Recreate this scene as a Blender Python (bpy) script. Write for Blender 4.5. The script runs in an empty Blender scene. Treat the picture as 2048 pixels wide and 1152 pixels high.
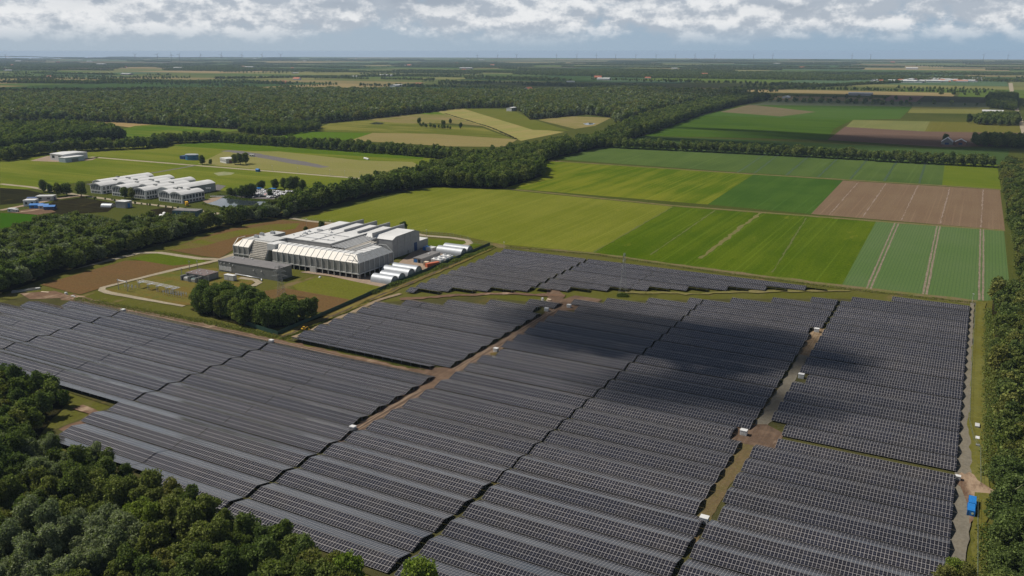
import bpy, math, random
import numpy as np
from mathutils import Vector
R = math.radians
rng = np.random.default_rng(7)
random.seed(7)
sc = bpy.context.scene
col = sc.collection

# ------------------------------------------------------------------ camera, sky, sun, exposure
F, HOR, TH, CH = 1690.0, 103.0, 0.4995, 133.0          # focal length in photo pixels, horizon row, heading, height
PI_ = math.atan((576 - HOR) / F)
cd = bpy.data.cameras.new('camera'); cam = bpy.data.objects.new('camera', cd); col.objects.link(cam)
cam.location = (0, 0, CH); cam.rotation_euler = (math.pi / 2 - PI_, 0, TH)
cd.sensor_width = 36; cd.lens = 36 * F / 2048; cd.clip_start = 1; cd.clip_end = 60000
sc.camera = cam
SUN_EL, SUN_AZ = R(51), R(180 + 12)                    # direction to the sun, measured from +x counter-clockwise
TO_SUN = Vector((math.cos(SUN_EL) * math.cos(SUN_AZ), math.cos(SUN_EL) * math.sin(SUN_AZ), math.sin(SUN_EL)))
sd = bpy.data.lights.new('sun', 'SUN'); sun = bpy.data.objects.new('sun', sd); col.objects.link(sun)
sd.energy = 5.0; sd.angle = R(0.53); sd.color = (1, 0.945, 0.86)
sun.rotation_euler = TO_SUN.to_track_quat('Z', 'Y').to_euler(); sun.location = (0, 0, 900)

class NT:
    """small helper round a node tree"""
    def __init__(s, nt): s.nt = nt; nt.nodes.clear()
    def n(s, t, **k):
        d = s.nt.nodes.new(t)
        for a, v in k.items(): setattr(d, a, v)
        return d
    def l(s, a, b): s.nt.links.new(a, b)
    def val(s, x, sock):
        if isinstance(x, (int, float)): sock.default_value = x
        elif isinstance(x, (tuple, list)): sock.default_value = tuple(x) + ((1,) if len(x) == 3 and len(sock.default_value) == 4 else ())
        else: s.l(x, sock)
    def m(s, op, a, b=0.0, c=None, clamp=False):
        d = s.n('ShaderNodeMath', operation=op, use_clamp=clamp); s.val(a, d.inputs[0]); s.val(b, d.inputs[1])
        if c is not None: s.val(c, d.inputs[2])
        return d.outputs[0]
    def mix(s, f, a, b, mode='MIX'):
        d = s.n('ShaderNodeMix', data_type='RGBA', blend_type=mode)
        s.val(f, d.inputs[0]); s.val(a, d.inputs[6]); s.val(b, d.inputs[7]); return d.outputs[2]
    def noise(s, vec, scale, detail=3, rough=.55, dist=0.0):
        d = s.n('ShaderNodeTexNoise'); s.l(vec, d.inputs['Vector']); d.inputs['Scale'].default_value = scale
        d.inputs['Detail'].default_value = detail; d.inputs['Roughness'].default_value = rough; d.inputs['Distortion'].default_value = dist
        return d.outputs[0]
    def ramp(s, x, lo, hi):
        d = s.n('ShaderNodeMapRange'); d.clamp = True; d.interpolation_type = 'SMOOTHSTEP'
        s.val(x, d.inputs[0]); s.val(lo, d.inputs[1]); s.val(hi, d.inputs[2]); return d.outputs[0]
    def vm(s, a, b, op='MULTIPLY'):
        d = s.n('ShaderNodeVectorMath', operation=op); s.val(a, d.inputs[0]); s.val(b, d.inputs[1]); return d.outputs[0]

w = bpy.data.worlds.new('World'); sc.world = w; w.use_nodes = True
t = NT(w.node_tree)
out = t.n('ShaderNodeOutputWorld'); bg = t.n('ShaderNodeBackground'); t.l(bg.outputs[0], out.inputs[0])
sky = t.n('ShaderNodeTexSky', sky_type='NISHITA', sun_disc=False)
sky.sun_elevation = SUN_EL; sky.sun_rotation = R(90) - SUN_AZ; sky.air_density = 1.2; sky.dust_density = 1.5; sky.altitude = 100
SKY = 0.05
tc = t.n('ShaderNodeTexCoord'); sx = t.n('ShaderNodeSeparateXYZ'); t.l(tc.outputs['Generated'], sx.inputs[0])
az = t.m('ARCTAN2', sx.outputs[0], sx.outputs[1]); el = t.m('ARCSINE', sx.outputs[2])
def cvec(dz, sxy=1.0, sz=2.3, off=0.0):
    c = t.n('ShaderNodeCombineXYZ'); t.l(t.m('MULTIPLY', az, sxy), c.inputs[0])
    t.l(t.m('MULTIPLY', t.m('ADD', el, dz), sz), c.inputs[1]); c.inputs[2].default_value = off; return c.outputs[0]
def cl(dz): 
    big = t.noise(cvec(dz, 1.0, 2.2, 3.1), 8, 2, .5)
    fine = t.noise(cvec(dz, 1.0, 1.6, 8.0), 27, 10, .60)
    return t.m('ADD', t.m('MULTIPLY', big, .58), t.m('MULTIPLY', fine, .50))
d0, d1 = cl(0.0), cl(0.010)
elb = t.ramp(el, -.012, 0.044)                         # cumulus decks fill the sky higher up, haze below
cov = t.ramp(t.m('ADD', d0, t.m('MULTIPLY', elb, .235)), .560, .715)
lit = t.ramp(t.m('SUBTRACT', d0, d1), -.05, .085)
deck = t.ramp(t.noise(cvec(0.0, 1.0, 4.0, 5.5), 9, 3, .5), .44, .62)
white = t.mix(lit, (.43, .485, .555), (.82, .835, .85))
ccol = t.mix(t.m('MULTIPLY', t.m('MULTIPLY', deck, t.ramp(el, .03, .065)), .75), white, t.mix(lit, (.30, .355, .43), (.46, .505, .565)))
# thin veil and ground haze of the lower sky over the Nishita blue
skyc = t.vm(sky.outputs[0], (SKY, SKY, SKY))
azf = t.ramp(az, -1.0, 0.12)
veil = t.mix(azf, (.405, .49, .575), (.305, .42, .54))
clear = t.mix(t.ramp(el, .02, .30), veil, skyc)
clear = t.mix(t.m('MULTIPLY', t.m('MULTIPLY', t.ramp(el, .04, .085), t.m('SUBTRACT', 1.0, t.ramp(el, .10, .28))), .8), clear, (.30, .50, .66))
vis = t.m('MULTIPLY', cov, t.m('SUBTRACT', 1.0, t.ramp(el, .16, .4)))
skyfin = t.mix(t.m('MULTIPLY', vis, t.ramp(el, .002, .034)), clear, ccol)
skyfin = t.mix(t.ramp(sx.outputs[2], -.016, -.011), (.10, .12, .10), skyfin)
t.l(skyfin, bg.inputs[0]); bg.inputs[1].default_value = 1.0
vs = sc.view_settings; vs.view_transform = 'Standard'; vs.look = 'None'; vs.exposure = 0; vs.gamma = 1
cy = sc.cycles
cy.max_bounces = 5; cy.diffuse_bounces = 2; cy.glossy_bounces = 2; cy.transmission_bounces = 2; cy.volume_bounces = 0; cy.transparent_max_bounces = 6
cy.sample_clamp_indirect = 4; cy.caustics_reflective = False; cy.caustics_refractive = False
cy.use_denoising = True; cy.use_adaptive_sampling = True; cy.adaptive_threshold = 0.01
try: cy.denoiser = 'OPENIMAGEDENOISE'; cy.denoising_prefilter = 'ACCURATE'
except Exception: pass

# ------------------------------------------------------------------ helpers
def G(px, py, h=0.0):
    """photo pixel -> place on the horizontal plane at height h"""
    x = (px - 1024) / F; y = -(py - 576) / F
    cz, sz = math.cos(PI_), math.sin(PI_)
    X, Y, Z = x, cz + y * sz, -sz + y * cz
    k = (CH - h) / -Z
    X *= k; Y *= k
    return (X * math.cos(TH) - Y * math.sin(TH), X * math.sin(TH) + Y * math.cos(TH))
def P(pts): return [G(*p) for p in pts]
def lin(c): return tuple(((v / 255 + .055) / 1.055) ** 2.4 if v > 10 else v / 255 / 12.92 for v in c)
def S(r, g, b, k=.70): return tuple(min(.85, v * k) for v in lin((r, g, b)))

def tag(o, label=None, cat=None, group=None, kind=None):
    if label: o['label'] = label
    if cat: o['category'] = cat
    if group: o['group'] = group
    if kind: o['kind'] = kind
    return o
def thing(name, label, cat, loc=(0, 0, 0), rot=0, group=None):
    o = bpy.data.objects.new(name, None); col.objects.link(o); o.empty_display_size = .5
    o.location = loc; o.rotation_euler = (0, 0, rot); return tag(o, label, cat, group)
class MB:
    def __init__(s): s.v = []; s.f = []; s.mi = []; s.uv = []; s.hasuv = False
    def add(s, vs, fs, mi=0, uvs=None):
        b = len(s.v); s.v += [tuple(map(float, p)) for p in vs]
        for i, f in enumerate(fs):
            s.f.append(tuple(b + q for q in f)); s.mi.append(mi)
            if uvs: s.hasuv = True; s.uv.append(uvs[i])
            else: s.uv.append([(0, 0)] * len(f))
        return s
    def box(s, x0, y0, z0, x1, y1, z1, mi=0, bottom=True):
        v = [(x0, y0, z0), (x1, y0, z0), (x1, y1, z0), (x0, y1, z0), (x0, y0, z1), (x1, y0, z1), (x1, y1, z1), (x0, y1, z1)]
        f = [(4, 5, 6, 7), (0, 1, 5, 4), (1, 2, 6, 5), (2, 3, 7, 6), (3, 0, 4, 7)]
        if bottom: f.append((3, 2, 1, 0))
        return s.add(v, f, mi)
    def prism(s, prof, a, b, axis='x', mi=0):
        """closed profile of (across, z) swept from a to b along an axis"""
        n = len(prof); v = []
        for k in (a, b):
            for (p, z) in prof: v.append((k, p, z) if axis == 'x' else (p, k, z))
        f = [(i, (i + 1) % n, n + (i + 1) % n, n + i) for i in range(n)] + [tuple(range(n))[::-1], tuple(range(n, 2 * n))]
        return s.add(v, f, mi)
    def poly(s, pts, z0, z1, mi=0):
        n = len(pts); v = [(x, y, z0) for x, y in pts] + [(x, y, z1) for x, y in pts]
        return s.add(v, [(i, (i + 1) % n, n + (i + 1) % n, n + i) for i in range(n)] + [tuple(range(n, 2 * n)), tuple(range(n))[::-1]], mi)
    def bar(s, p, q, r, n=4, r2=None, mi=0):
        p, q = Vector(p), Vector(q); d = (q - p)
        if d.length < 1e-6: return s
        d.normalize(); a = d.orthogonal().normalized(); b = d.cross(a); r2 = r if r2 is None else r2
        v = [p + (a * math.cos(2 * math.pi * (i + .5) / n) + b * math.sin(2 * math.pi * (i + .5) / n)) * r for i in range(n)] + \
            [q + (a * math.cos(2 * math.pi * (i + .5) / n) + b * math.sin(2 * math.pi * (i + .5) / n)) * r2 for i in range(n)]
        return s.add(v, [(i, (i + 1) % n, n + (i + 1) % n, n + i) for i in range(n)] + [tuple(range(n))[::-1], tuple(range(n, 2 * n))], mi)
    def lathe(s, prof, n=12, c=(0, 0), mi=0):
        v = []; m = len(prof)
        for r, z in prof:
            for i in range(n):
                a = 2 * math.pi * i / n; v.append((c[0] + r * math.cos(a), c[1] + r * math.sin(a), z))
        f = [(k * n + i, k * n + (i + 1) % n, (k + 1) * n + (i + 1) % n, (k + 1) * n + i) for k in range(m - 1) for i in range(n)]
        f.append(tuple(range((m - 1) * n, m * n))); f.append(tuple(range(n))[::-1])
        return s.add(v, f, mi)
    def mesh(s, name, mats, smooth=False):
        me = bpy.data.meshes.new(name); me.from_pydata(s.v, [], s.f)
        for q in (mats if isinstance(mats, (list, tuple)) else [mats]): me.materials.append(q)
        me.polygons.foreach_set('material_index', s.mi)
        if s.hasuv:
            ul = me.uv_layers.new(name='UVMap'); ul.data.foreach_set('uv', [c for f in s.uv for p in f for c in p])
        if smooth: me.polygons.foreach_set('use_smooth', [True] * len(s.f))
        me.update(); return me
    def build(s, name, mats, parent=None, smooth=False, loc=None):
        o = bpy.data.objects.new(name, s.mesh(name, mats, smooth)); col.objects.link(o)
        if parent: o.parent = parent
        if loc: o.location = loc
        return o
def copy_tree(o, parent=None):
    c = o.copy(); col.objects.link(c)
    if parent: c.parent = parent
    for ch in o.children: copy_tree(ch, c)
    return c
ORD = 'first second third fourth fifth sixth seventh eighth ninth tenth eleventh twelfth thirteenth fourteenth fifteenth sixteenth seventeenth eighteenth nineteenth twentieth'.split()
def ordn(i):
    if i < 20: return ORD[i]
    if i == 29: return 'thirtieth'
    if i == 39: return 'fortieth'
    return ('twenty-' if i < 29 else 'thirty-') + ORD[(i % 10)]

# ------------------------------------------------------------------ materials
def newmat(name):
    m = bpy.data.materials.new(name); m.use_nodes = True; t = NT(m.node_tree)
    o = t.n('ShaderNodeOutputMaterial'); b = t.n('ShaderNodeBsdfPrincipled'); t.l(b.outputs[0], o.inputs[0])
    return m, t, b, o
def mat(name, c, rough=.6, c2=None, scale=.5, metal=0.0, spec=.4, detail=4, amp=1.0):
    m, t, b, o = newmat(name)
    g = t.n('ShaderNodeTexCoord').outputs['Object']
    if c2 is None: c2 = tuple(v * .82 for v in c)
    f = t.ramp(t.noise(g, scale, detail, .6), .5 - .2 / amp, .5 + .2 / amp)
    t.l(t.mix(f, c, c2), b.inputs['Base Color'])
    b.inputs['Roughness'].default_value = rough; b.inputs['Metallic'].default_value = metal; b.inputs['Specular IOR Level'].default_value = spec
    return m
def siding(name, c, period=1.0, axis=0, amt=.12, rough=.5, metal=0.0):
    """profiled metal cladding: fine ribs and faint panel seams"""
    m, t, b, o = newmat(name); s = t.n('ShaderNodeSeparateXYZ'); g = t.n('ShaderNodeTexCoord').outputs['Object']; t.l(g, s.inputs[0])
    h = t.m('ADD', s.outputs[0], s.outputs[1]) if axis == 0 else s.outputs[2]
    fr = t.m('FRACT', t.m('DIVIDE', h, period)); seam = t.m('LESS_THAN', fr, .09)
    n = t.noise(g, .35, 5, .6)
    cc = t.mix(t.ramp(n, .3, .7), c, tuple(v * .86 for v in c)); cc = t.mix(t.m('MULTIPLY', seam, amt * 2.5), cc, tuple(v * .45 for v in c))
    t.l(cc, b.inputs['Base Color']); b.inputs['Roughness'].default_value = rough; b.inputs['Metallic'].default_value = metal
    b.inputs['Specular IOR Level'].default_value = .3
    return m
def field(name, c1, c2, sc1=.012, streak=.35, per=.16, along='v', c3=None, thr=.62, fine=.25, row=0.0, soil=None):
    """crop or grass: broad patches, long streaks along the working direction, fine mottling, optional plant rows"""
    tw = lambda c: (c[0] * 1.07, c[1] * .92, c[2] * .74) if c and c[1] > c[0] else c
    c1, c2, c3 = tw(c1), tw(c2), tw(c3)
    m, t, b, o = newmat(name); g = t.n('ShaderNodeNewGeometry').outputs['Position']
    n1 = t.noise(g, sc1, 5, .6)
    sv = t.vm(g, (per, .0045, 0) if along == 'v' else (.0045, per, 0)); n2 = t.noise(sv, 1.0, 3, .65, .1)
    n3 = t.noise(g, .45, 3, .7)
    f = t.m('ADD', t.m('MULTIPLY', t.m('SUBTRACT', n1, .5), 2.2), t.m('MULTIPLY', t.m('SUBTRACT', n2, .5), streak * 4.5))
    f = t.m('ADD', f, t.m('MULTIPLY', t.m('SUBTRACT', n3, .5), fine * 4))
    cc = t.mix(t.ramp(f, -.42, .42), tuple(v * .92 for v in c1), c2)
    n5 = t.noise(t.vm(g, (per * 4.5, .0022, 0) if along == 'v' else (.0022, per * 4.5, 0)), 1.0, 2, .6); n6 = t.noise(g, .9, 5, .75)
    cc = t.mix(t.m('MULTIPLY', t.ramp(n5, .56, .70), min(.55, streak * 1.1)), cc, tuple(min(.8, v * 1.32 + .008) for v in c2))
    cc = t.mix(1.0, cc, t.mix(t.ramp(n6, .32, .68), (.80, .80, .80), (1.18, 1.18, 1.16)), 'MULTIPLY')
    if c3 is not None:
        n4 = t.noise(t.vm(g, (.05, .02, 0)), 1.0, 6, .7); cc = t.mix(t.m('MULTIPLY', t.ramp(n4, thr, thr + .12), .8), cc, c3)
    if row:
        s = t.n('ShaderNodeSeparateXYZ'); t.l(g, s.inputs[0]); q = s.outputs[0] if along == 'v' else s.outputs[1]
        wv = t.m('ABSOLUTE', t.m('SUBTRACT', t.m('FRACT', t.m('DIVIDE', t.m('ADD', q, t.m('MULTIPLY', n3, .5)), row)), .5))
        cc = t.mix(t.m('MULTIPLY', t.ramp(wv, .30, .46), .45), cc, soil or tuple(v * .5 for v in c1))
    t.l(cc, b.inputs['Base Color']); b.inputs['Roughness'].default_value = 1.0; b.inputs['Specular IOR Level'].default_value = 0.0
    return m
def foliage(name, a, bcol, c, var=.9):
    m = bpy.data.materials.new(name); m.use_nodes = True; t = NT(m.node_tree)
    o = t.n('ShaderNodeOutputMaterial'); oi = t.n('ShaderNodeObjectInfo'); g = t.n('ShaderNodeNewGeometry')
    r = t.m('ADD', t.m('MULTIPLY', oi.outputs['Random'], .75), t.m('MULTIPLY', g.outputs['Random Per Island'], .25))
    big = t.m('ADD', t.m('MULTIPLY', t.noise(g.outputs['Position'], .035, 2, .5), .5), t.m('MULTIPLY', t.noise(g.outputs['Position'], .0045, 3, .6), .5))
    cc = t.mix(t.ramp(r, .05, .75), a, bcol); cc = t.mix(t.m('MULTIPLY', t.ramp(big, .45, .65), .6), cc, c)
    cc = t.mix(1.0, cc, t.mix(g.outputs['Random Per Island'], (.74, .74, .68), (2.05, 2.0, 1.8)), 'MULTIPLY')
    df = t.n('ShaderNodeBsdfDiffuse'); tr = t.n('ShaderNodeBsdfTranslucent'); mx = t.n('ShaderNodeMixShader'); mx.inputs[0].default_value = .36
    t.l(cc, df.inputs[0]); t.l(t.mix(1.0, cc, (1.0, 1.15, .5), 'MULTIPLY'), tr.inputs[0]); t.l(df.outputs[0], mx.inputs[1]); t.l(tr.outputs[0], mx.inputs[2]); t.l(mx.outputs[0], o.inputs[0])
    return m
M = {}
M['leaf_mid'] = foliage('leaf_mid', (.066, .092, .024), (.110, .136, .042), (.124, .132, .046))
M['leaf_dark'] = foliage('leaf_dark', (.050, .076, .026), (.082, .112, .038), (.096, .114, .038))
M['leaf_silver'] = foliage('leaf_silver', (.108, .134, .082), (.150, .172, .112), (.130, .152, .082))
M['leaf_olive'] = foliage('leaf_olive', (.084, .098, .026), (.118, .128, .040), (.130, .122, .042))
M['leaf_lime'] = foliage('leaf_lime', (.092, .135, .022), (.120, .165, .030), (.130, .155, .038))
M['bark'] = mat('bark', (.10, .085, .06), .9, (.05, .045, .035), 2)
M['white_roof'] = mat('white_roof', (.63, .625, .605), .55, (.51, .505, .485), .11, detail=7, amp=.6)
M['white_wall'] = mat('white_wall', (.62, .62, .61), .5, (.55, .55, .54), .3)
M['cream'] = siding('cream_panel', (.60, .555, .48), .6, 0, .05)
M['gray_panel'] = siding('gray_panel', (.27, .265, .25), .6, 0, .06)
M['gray_wall'] = siding('gray_cladding', (.33, .33, .325), 1.1, 1, .10)
M['gray_light'] = mat('light_gray', (.50, .50, .48), .5, (.42, .42, .40), .6)
M['concrete'] = mat('concrete', (.50, .49, .45), .8, (.40, .39, .36), .5)
M['dark_roof'] = mat('dark_roof', (.135, .128, .125), .8, (.165, .155, .15), .2)
M['dark_wall'] = siding('dark_cladding', (.19, .195, .185), .9, 0, .10)
M['steel'] = mat('galvanised_steel', (.45, .46, .47), .45, (.32, .33, .34), .8, .5)
M['pylon'] = mat('pylon_paint', (.30, .31, .295), .8, spec=.1)
M['zinc'] = siding('zinc_sheet', (.34, .36, .38), .8, 0, .06, .5, .25)
M['glass'] = mat('window_glass', (.03, .04, .05), .12, (.05, .06, .07), .3, 0, .7)
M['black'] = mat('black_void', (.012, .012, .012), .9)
M['blue'] = mat('blue_paint', (.010, .16, .46), .4, (.012, .135, .40), .6)
M['blue_dark'] = mat('dark_blue_paint', (.012, .05, .16), .5)
M['orange'] = mat('orange_paint', (.50, .12, .05), .6)
M['rooftile'] = mat('roof_tile', (.42, .14, .065), .8, (.30, .10, .05), .4)
M['brick'] = mat('brick', (.26, .13, .085), .85, (.20, .10, .07), .5)
M['yellow'] = mat('yellow_paint', (.72, .42, .02), .4, (.6, .33, .02), 1)
M['rubber'] = mat('rubber', (.02, .02, .02), .8)
M['fence'] = mat('green_fence', (.018, .055, .038), .6)
M['wood_pale'] = mat('pale_timber', (.62, .50, .36), .7, (.5, .40, .28), 1)
M['red'] = mat('red_paint', (.38, .03, .03), .4)
M['carwhite'] = mat('car_white', (.56, .56, .57), .7); M['cargrey'] = mat('car_grey', (.20, .205, .21), .6)
M['carblack'] = mat('car_black', (.02, .02, .025), .5); M['carblue'] = mat('car_blue', (.03, .08, .22), .6)
M['water'] = mat('pond_water', (.035, .045, .05), .06, (.03, .04, .045), .1, 0, .6)

# ------------------------------------------------------------------ ground
LAY = [0]
def sheet(name, pts, m, label=None, kind='structure', dz=None, z=None):
    if z is None: LAY[0] += 1; z = .003 * LAY[0] if dz is None else dz
    me = bpy.data.meshes.new(name); me.from_pydata([(x, y, z) for x, y in pts], [], [tuple(range(len(pts)))])
    a = sum(pts[i][0] * pts[(i + 1) % len(pts)][1] - pts[(i + 1) % len(pts)][0] * pts[i][1] for i in range(len(pts)))
    if a < 0: me.flip_normals()
    me.materials.append(m); o = bpy.data.objects.new(name, me); col.objects.link(o)
    return tag(o, label, name.replace('_', ' '), None, kind)
def ribbon(name, pts, wd, m, label=None, kind='structure', jit=0.0, step=6.0):
    """a strip of ground along a line, its edges a little ragged"""
    LAY[0] += 1; z = .003 * LAY[0]
    q = [np.array(p, float) for p in pts]; dense = [q[0]]
    for a, b in zip(q[:-1], q[1:]):
        n = max(1, int(np.linalg.norm(b - a) / step))
        dense += [a + (b - a) * (i + 1) / n for i in range(n)]
    d = np.array(dense); tan = np.gradient(d, axis=0); tan /= np.linalg.norm(tan, axis=1)[:, None] + 1e-9
    nor = np.stack([-tan[:, 1], tan[:, 0]], 1)
    ww = np.interp(np.linspace(0, 1, len(d)), np.linspace(0, 1, len(wd)), wd) if isinstance(wd, (list, tuple)) else np.full(len(d), wd)
    l = d + nor * (ww / 2 + rng.normal(0, jit, len(d)))[:, None]; r = d - nor * (ww / 2 + rng.normal(0, jit, len(d)))[:, None]
    n = len(d); v = [(x, y, z) for x, y in r] + [(x, y, z) for x, y in l]
    me = bpy.data.meshes.new(name); me.from_pydata(v, [], [(i, i + 1, n + i + 1, n + i) for i in range(n - 1)]); me.materials.append(m)
    o = bpy.data.objects.new(name, me); col.objects.link(o); return tag(o, label, name.replace('_', ' '), None, kind)

GR = lambda *a, **k: field(*a, **k)
m_ground = GR('rough_grass', S(106, 104, 54), S(90, 98, 44), .02, .2, .2, c3=S(132, 112, 82), thr=.57, fine=.35)
m_farm = GR('farmland_base', S(84, 102, 50, .5), S(100, 112, 60, .5), .002, .1)
m_verge = GR('verge_grass', S(122, 120, 64), S(104, 108, 54), .03, .2, .3, c3=S(150, 132, 84), thr=.60, fine=.4)
m_dirt = GR('bare_earth', S(134, 108, 88), S(112, 90, 74), .05, .5, .6, c3=S(186, 162, 136), thr=.52, fine=.5)
m_mud = GR('churned_mud', S(132, 110, 92), S(104, 86, 72), .08, .5, .9, c3=S(184, 162, 140), thr=.56, fine=.6)
m_gravel = GR('gravel', S(140, 132, 116), S(126, 120, 108), .06, .2, .5, c3=S(108, 104, 84), thr=.60, fine=.4)
m_road = GR('concrete_road', S(182, 170, 146), S(166, 154, 132), .05, .1, .3, fine=.2)
m_asph = GR('asphalt', S(128, 124, 122), S(118, 114, 112), .03, .1, .3, fine=.2)
m_yard = GR('paved_yard', S(178, 158, 138), S(160, 140, 122), .04, .2, .3, c3=S(196, 178, 158), thr=.58, fine=.4)
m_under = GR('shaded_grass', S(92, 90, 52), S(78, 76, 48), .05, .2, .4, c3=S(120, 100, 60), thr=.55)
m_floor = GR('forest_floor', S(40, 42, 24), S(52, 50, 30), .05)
m_sorrel = GR('sorrel_meadow', S(122, 94, 62), S(112, 90, 58), .02, .35, .25, 'u', c3=S(112, 112, 54), thr=.60, fine=.4)
m_lawn = GR('lawn', S(112, 120, 56), S(104, 114, 48), .03, .3, .2, 'u', c3=S(132, 126, 70), thr=.62)
m_lush = GR('lush_grass', S(96, 116, 36), S(82, 104, 30), .02, .3, .1, 'u', c3=S(126, 124, 52), thr=.58)

sheet('ground', [(-20000, -800), (6000, -800), (6000, 15500), (0, 17500), (-8000, 15500), (-16500, 9000), (-20000, 4000)], m_farm, 'flat polder farmland reaching to the horizon', dz=0.0)
sheet('grassland', [(-470, -300), (60, -300), (45, 560), (-150, 560), (-300, 560), (-520, 560), (-560, 330)], m_ground, 'rough grass around the solar rows', dz=.006)
LAY[0] = 4
# the open fields beyond the panels
tan1 = S(140, 128, 84)
FL = []
def fld(pts, m, label): FL.append(sheet('field', P(pts), m, label))
fld([(600, 438), (868, 371), (1005, 379), (1345, 413), (1188, 505), (1000, 488), (900, 466), (845, 463), (700, 446)], GR('mown_meadow', S(110, 126, 44), S(122, 134, 58), .008, .32, .10, c3=S(136, 140, 70), thr=.63), 'light green mown meadow beside the wood belt')
fld([(1345, 413), (1752, 443), (1684, 570), (1440, 540), (1188, 505)], GR('beet_field', S(72, 102, 16), S(88, 112, 26), .01, .42, .10, c3=S(112, 124, 48), thr=.60, fine=.35), 'deep green beet field with a pale stripe')
fld([(1752, 443), (2008, 462), (2022, 600), (1945, 602), (1684, 570)], GR('potato_field', S(98, 128, 88), S(88, 120, 76), .012, .1, .1, row=1.9, soil=S(70, 92, 58)), 'grey green potato field with tractor lanes')
fld([(1012, 376), (1093, 322), (1507, 349), (1415, 409)], GR('young_crop', S(82, 112, 22), S(116, 130, 44), .005, .40, .08, fine=.2), 'bright green field tapering to the wood belt')
fld([(1415, 409), (1507, 349), (1686, 361), (1622, 428)], GR('onion_field', S(62, 98, 40), S(70, 104, 44), .02, .35, .08), 'small blue green field beside the bare brown plot')
fld([(1622, 428), (1686, 361), (2000, 380), (2010, 460)], GR('ploughed_field', S(134, 113, 90), S(124, 103, 82), .02, .5, .12, fine=.2), 'bare brown ploughed plot')
fld([(1110, 318), (1196, 288), (1890, 323), (1884, 371), (1500, 346)], GR('cabbage_field', S(76, 104, 58), S(86, 112, 62), .006, .25, .05), 'long blue green field before the tree row')
fld([(1884, 371), (1890, 323), (1994, 330), (2002, 379)], GR('pasture', S(108, 128, 44), S(92, 116, 36), .012, .2, .1, 'u'), 'yellow green pasture at the end of the tree row')
m_track = GR('field_track', S(132, 116, 88), S(112, 112, 62), .1, .3, .4)
ribbon('path', P([(1000, 376), (1343, 411), (1750, 442), (2010, 461)]), 6, m_track, 'earth track between the bright green fields', jit=.4)
ribbon('path', P([(1092, 321), (1500, 348), (1884, 371), (2002, 379)]), 6, m_track, 'earth track below the blue green field', jit=.4)
ribbon('path', P([(990, 492), (1188, 508), (1440, 543), (1684, 573), (1955, 605)]), [7, 8, 9], m_track, 'brown ditch bank between panels and fields', jit=.8)
m_lane = mat('tractor_lane', S(150, 134, 114), .95, S(120, 106, 84), .3)
for a, b in (((1790, 446), (1733, 577)), ((1797, 447), (1741, 578)), ((1874, 452), (1846, 588)), ((1880, 452), (1853, 589)), ((1961, 458), (1958, 600)), ((1967, 459), (1966, 601))):
    ribbon('path', P([a, b]), 1.1, m_lane, 'pale tractor lane through the potato field', jit=.12)
m_stripe = mat('bare_stripe', S(136, 122, 64, .58), .95, S(104, 108, 38, .58), .25, amp=.8)
ribbon('path', P([(1520, 426), (1400, 517)]), 2.6, m_stripe, 'pale bare stripe across the beet field', jit=.7)
for a, b in (((1430, 421), (1300, 510)), ((1612, 436), (1545, 545)), ((1345, 414), (1188, 504))):
    ribbon('path', P([a, b]), 1.0, mat('thin_stripe', S(104, 112, 42, .52), .95), 'thin pale stripe along the beet field', jit=.3)
m_tram = mat('tram_line', S(58, 84, 42), .95)
for a, b in (((1535, 305), (1475, 345)), ((1560, 307), (1508, 347)), ((1620, 310), (1572, 351)), ((1680, 313), (1636, 354)), ((1737, 316), (1700, 359)), ((1796, 319), (1768, 362)), ((1852, 322), (1838, 367))):
    ribbon('path', P([a, b]), 2.4, m_tram, 'dark tram line through the blue green field', jit=.3)
m_pale = mat('soil_line', S(150, 130, 112), .95)
for a, b in (((1717, 364), (1658, 430)), ((1772, 367), (1725, 435)), ((1836, 371), (1803, 440)), ((1900, 375), (1880, 447)), ((1966, 379), (1962, 455))):
    ribbon('path', P([a, b]), .8, m_pale, 'pale wheel line across the ploughed plot', jit=.3)

# fields beyond the tree row
fld([(1280, 272), (1480, 279), (1860, 297), (2020, 297), (2010, 330), (1745, 317), (1195, 288)], GR('dark_crop', S(70, 96, 56), S(64, 90, 50), .004, .2, .05), 'dark green strip beyond the tree row')
fld([(1285, 272), (1400, 231), (1706, 240), (1667, 258), (1655, 280), (1480, 276)], GR('bright_crop', S(74, 106, 34), S(62, 94, 32), .004, .7, .02, 'u'), 'bright green strips between belt and brown land')
fld([(1655, 280), (1692, 252), (1830, 262), (2036, 264), (2030, 292), (1880, 294)], GR('brown_land', S(120, 98, 84), S(110, 90, 78), .004, .4, .04, 'u'), 'bare brown land in cloud shade')
fld([(1706, 240), (1860, 243), (1850, 263), (1692, 254)], GR('pale_crop', S(128, 138, 92), S(116, 128, 84), .01, .3, .03), 'pale green plot by the farm')
fld([(1860, 243), (2042, 246), (2040, 266), (1850, 263)], GR('olive_crop', S(112, 116, 60), S(104, 110, 52), .01, .3, .03), 'olive plot by the farm')
fld([(1400, 231), (1500, 209), (1826, 212), (1800, 238), (1706, 240)], GR('green_crop', S(80, 112, 52), S(70, 104, 44), .003, .5, .02, 'u'), 'green field below the grey strip')
fld([(1440, 224), (1500, 209), (1632, 224), (1562, 233)], GR('stubble', S(140, 128, 98, .55), S(128, 120, 88, .55), .01, .3, .03), 'tan stubble plot beside the wood belt')
fld([(1826, 212), (1980, 214), (1975, 228), (1815, 226)], GR('olive_crop2', S(128, 126, 70), S(120, 120, 62), .01, .3, .03), 'olive yellow field near the avenue')
fld([(1520, 207), (1545, 198), (1985, 206), (1982, 215), (1500, 210)], GR('grey_crop', S(104, 120, 100), S(96, 112, 92), .01, .3, .02), 'grey green strip in squares')
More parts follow.
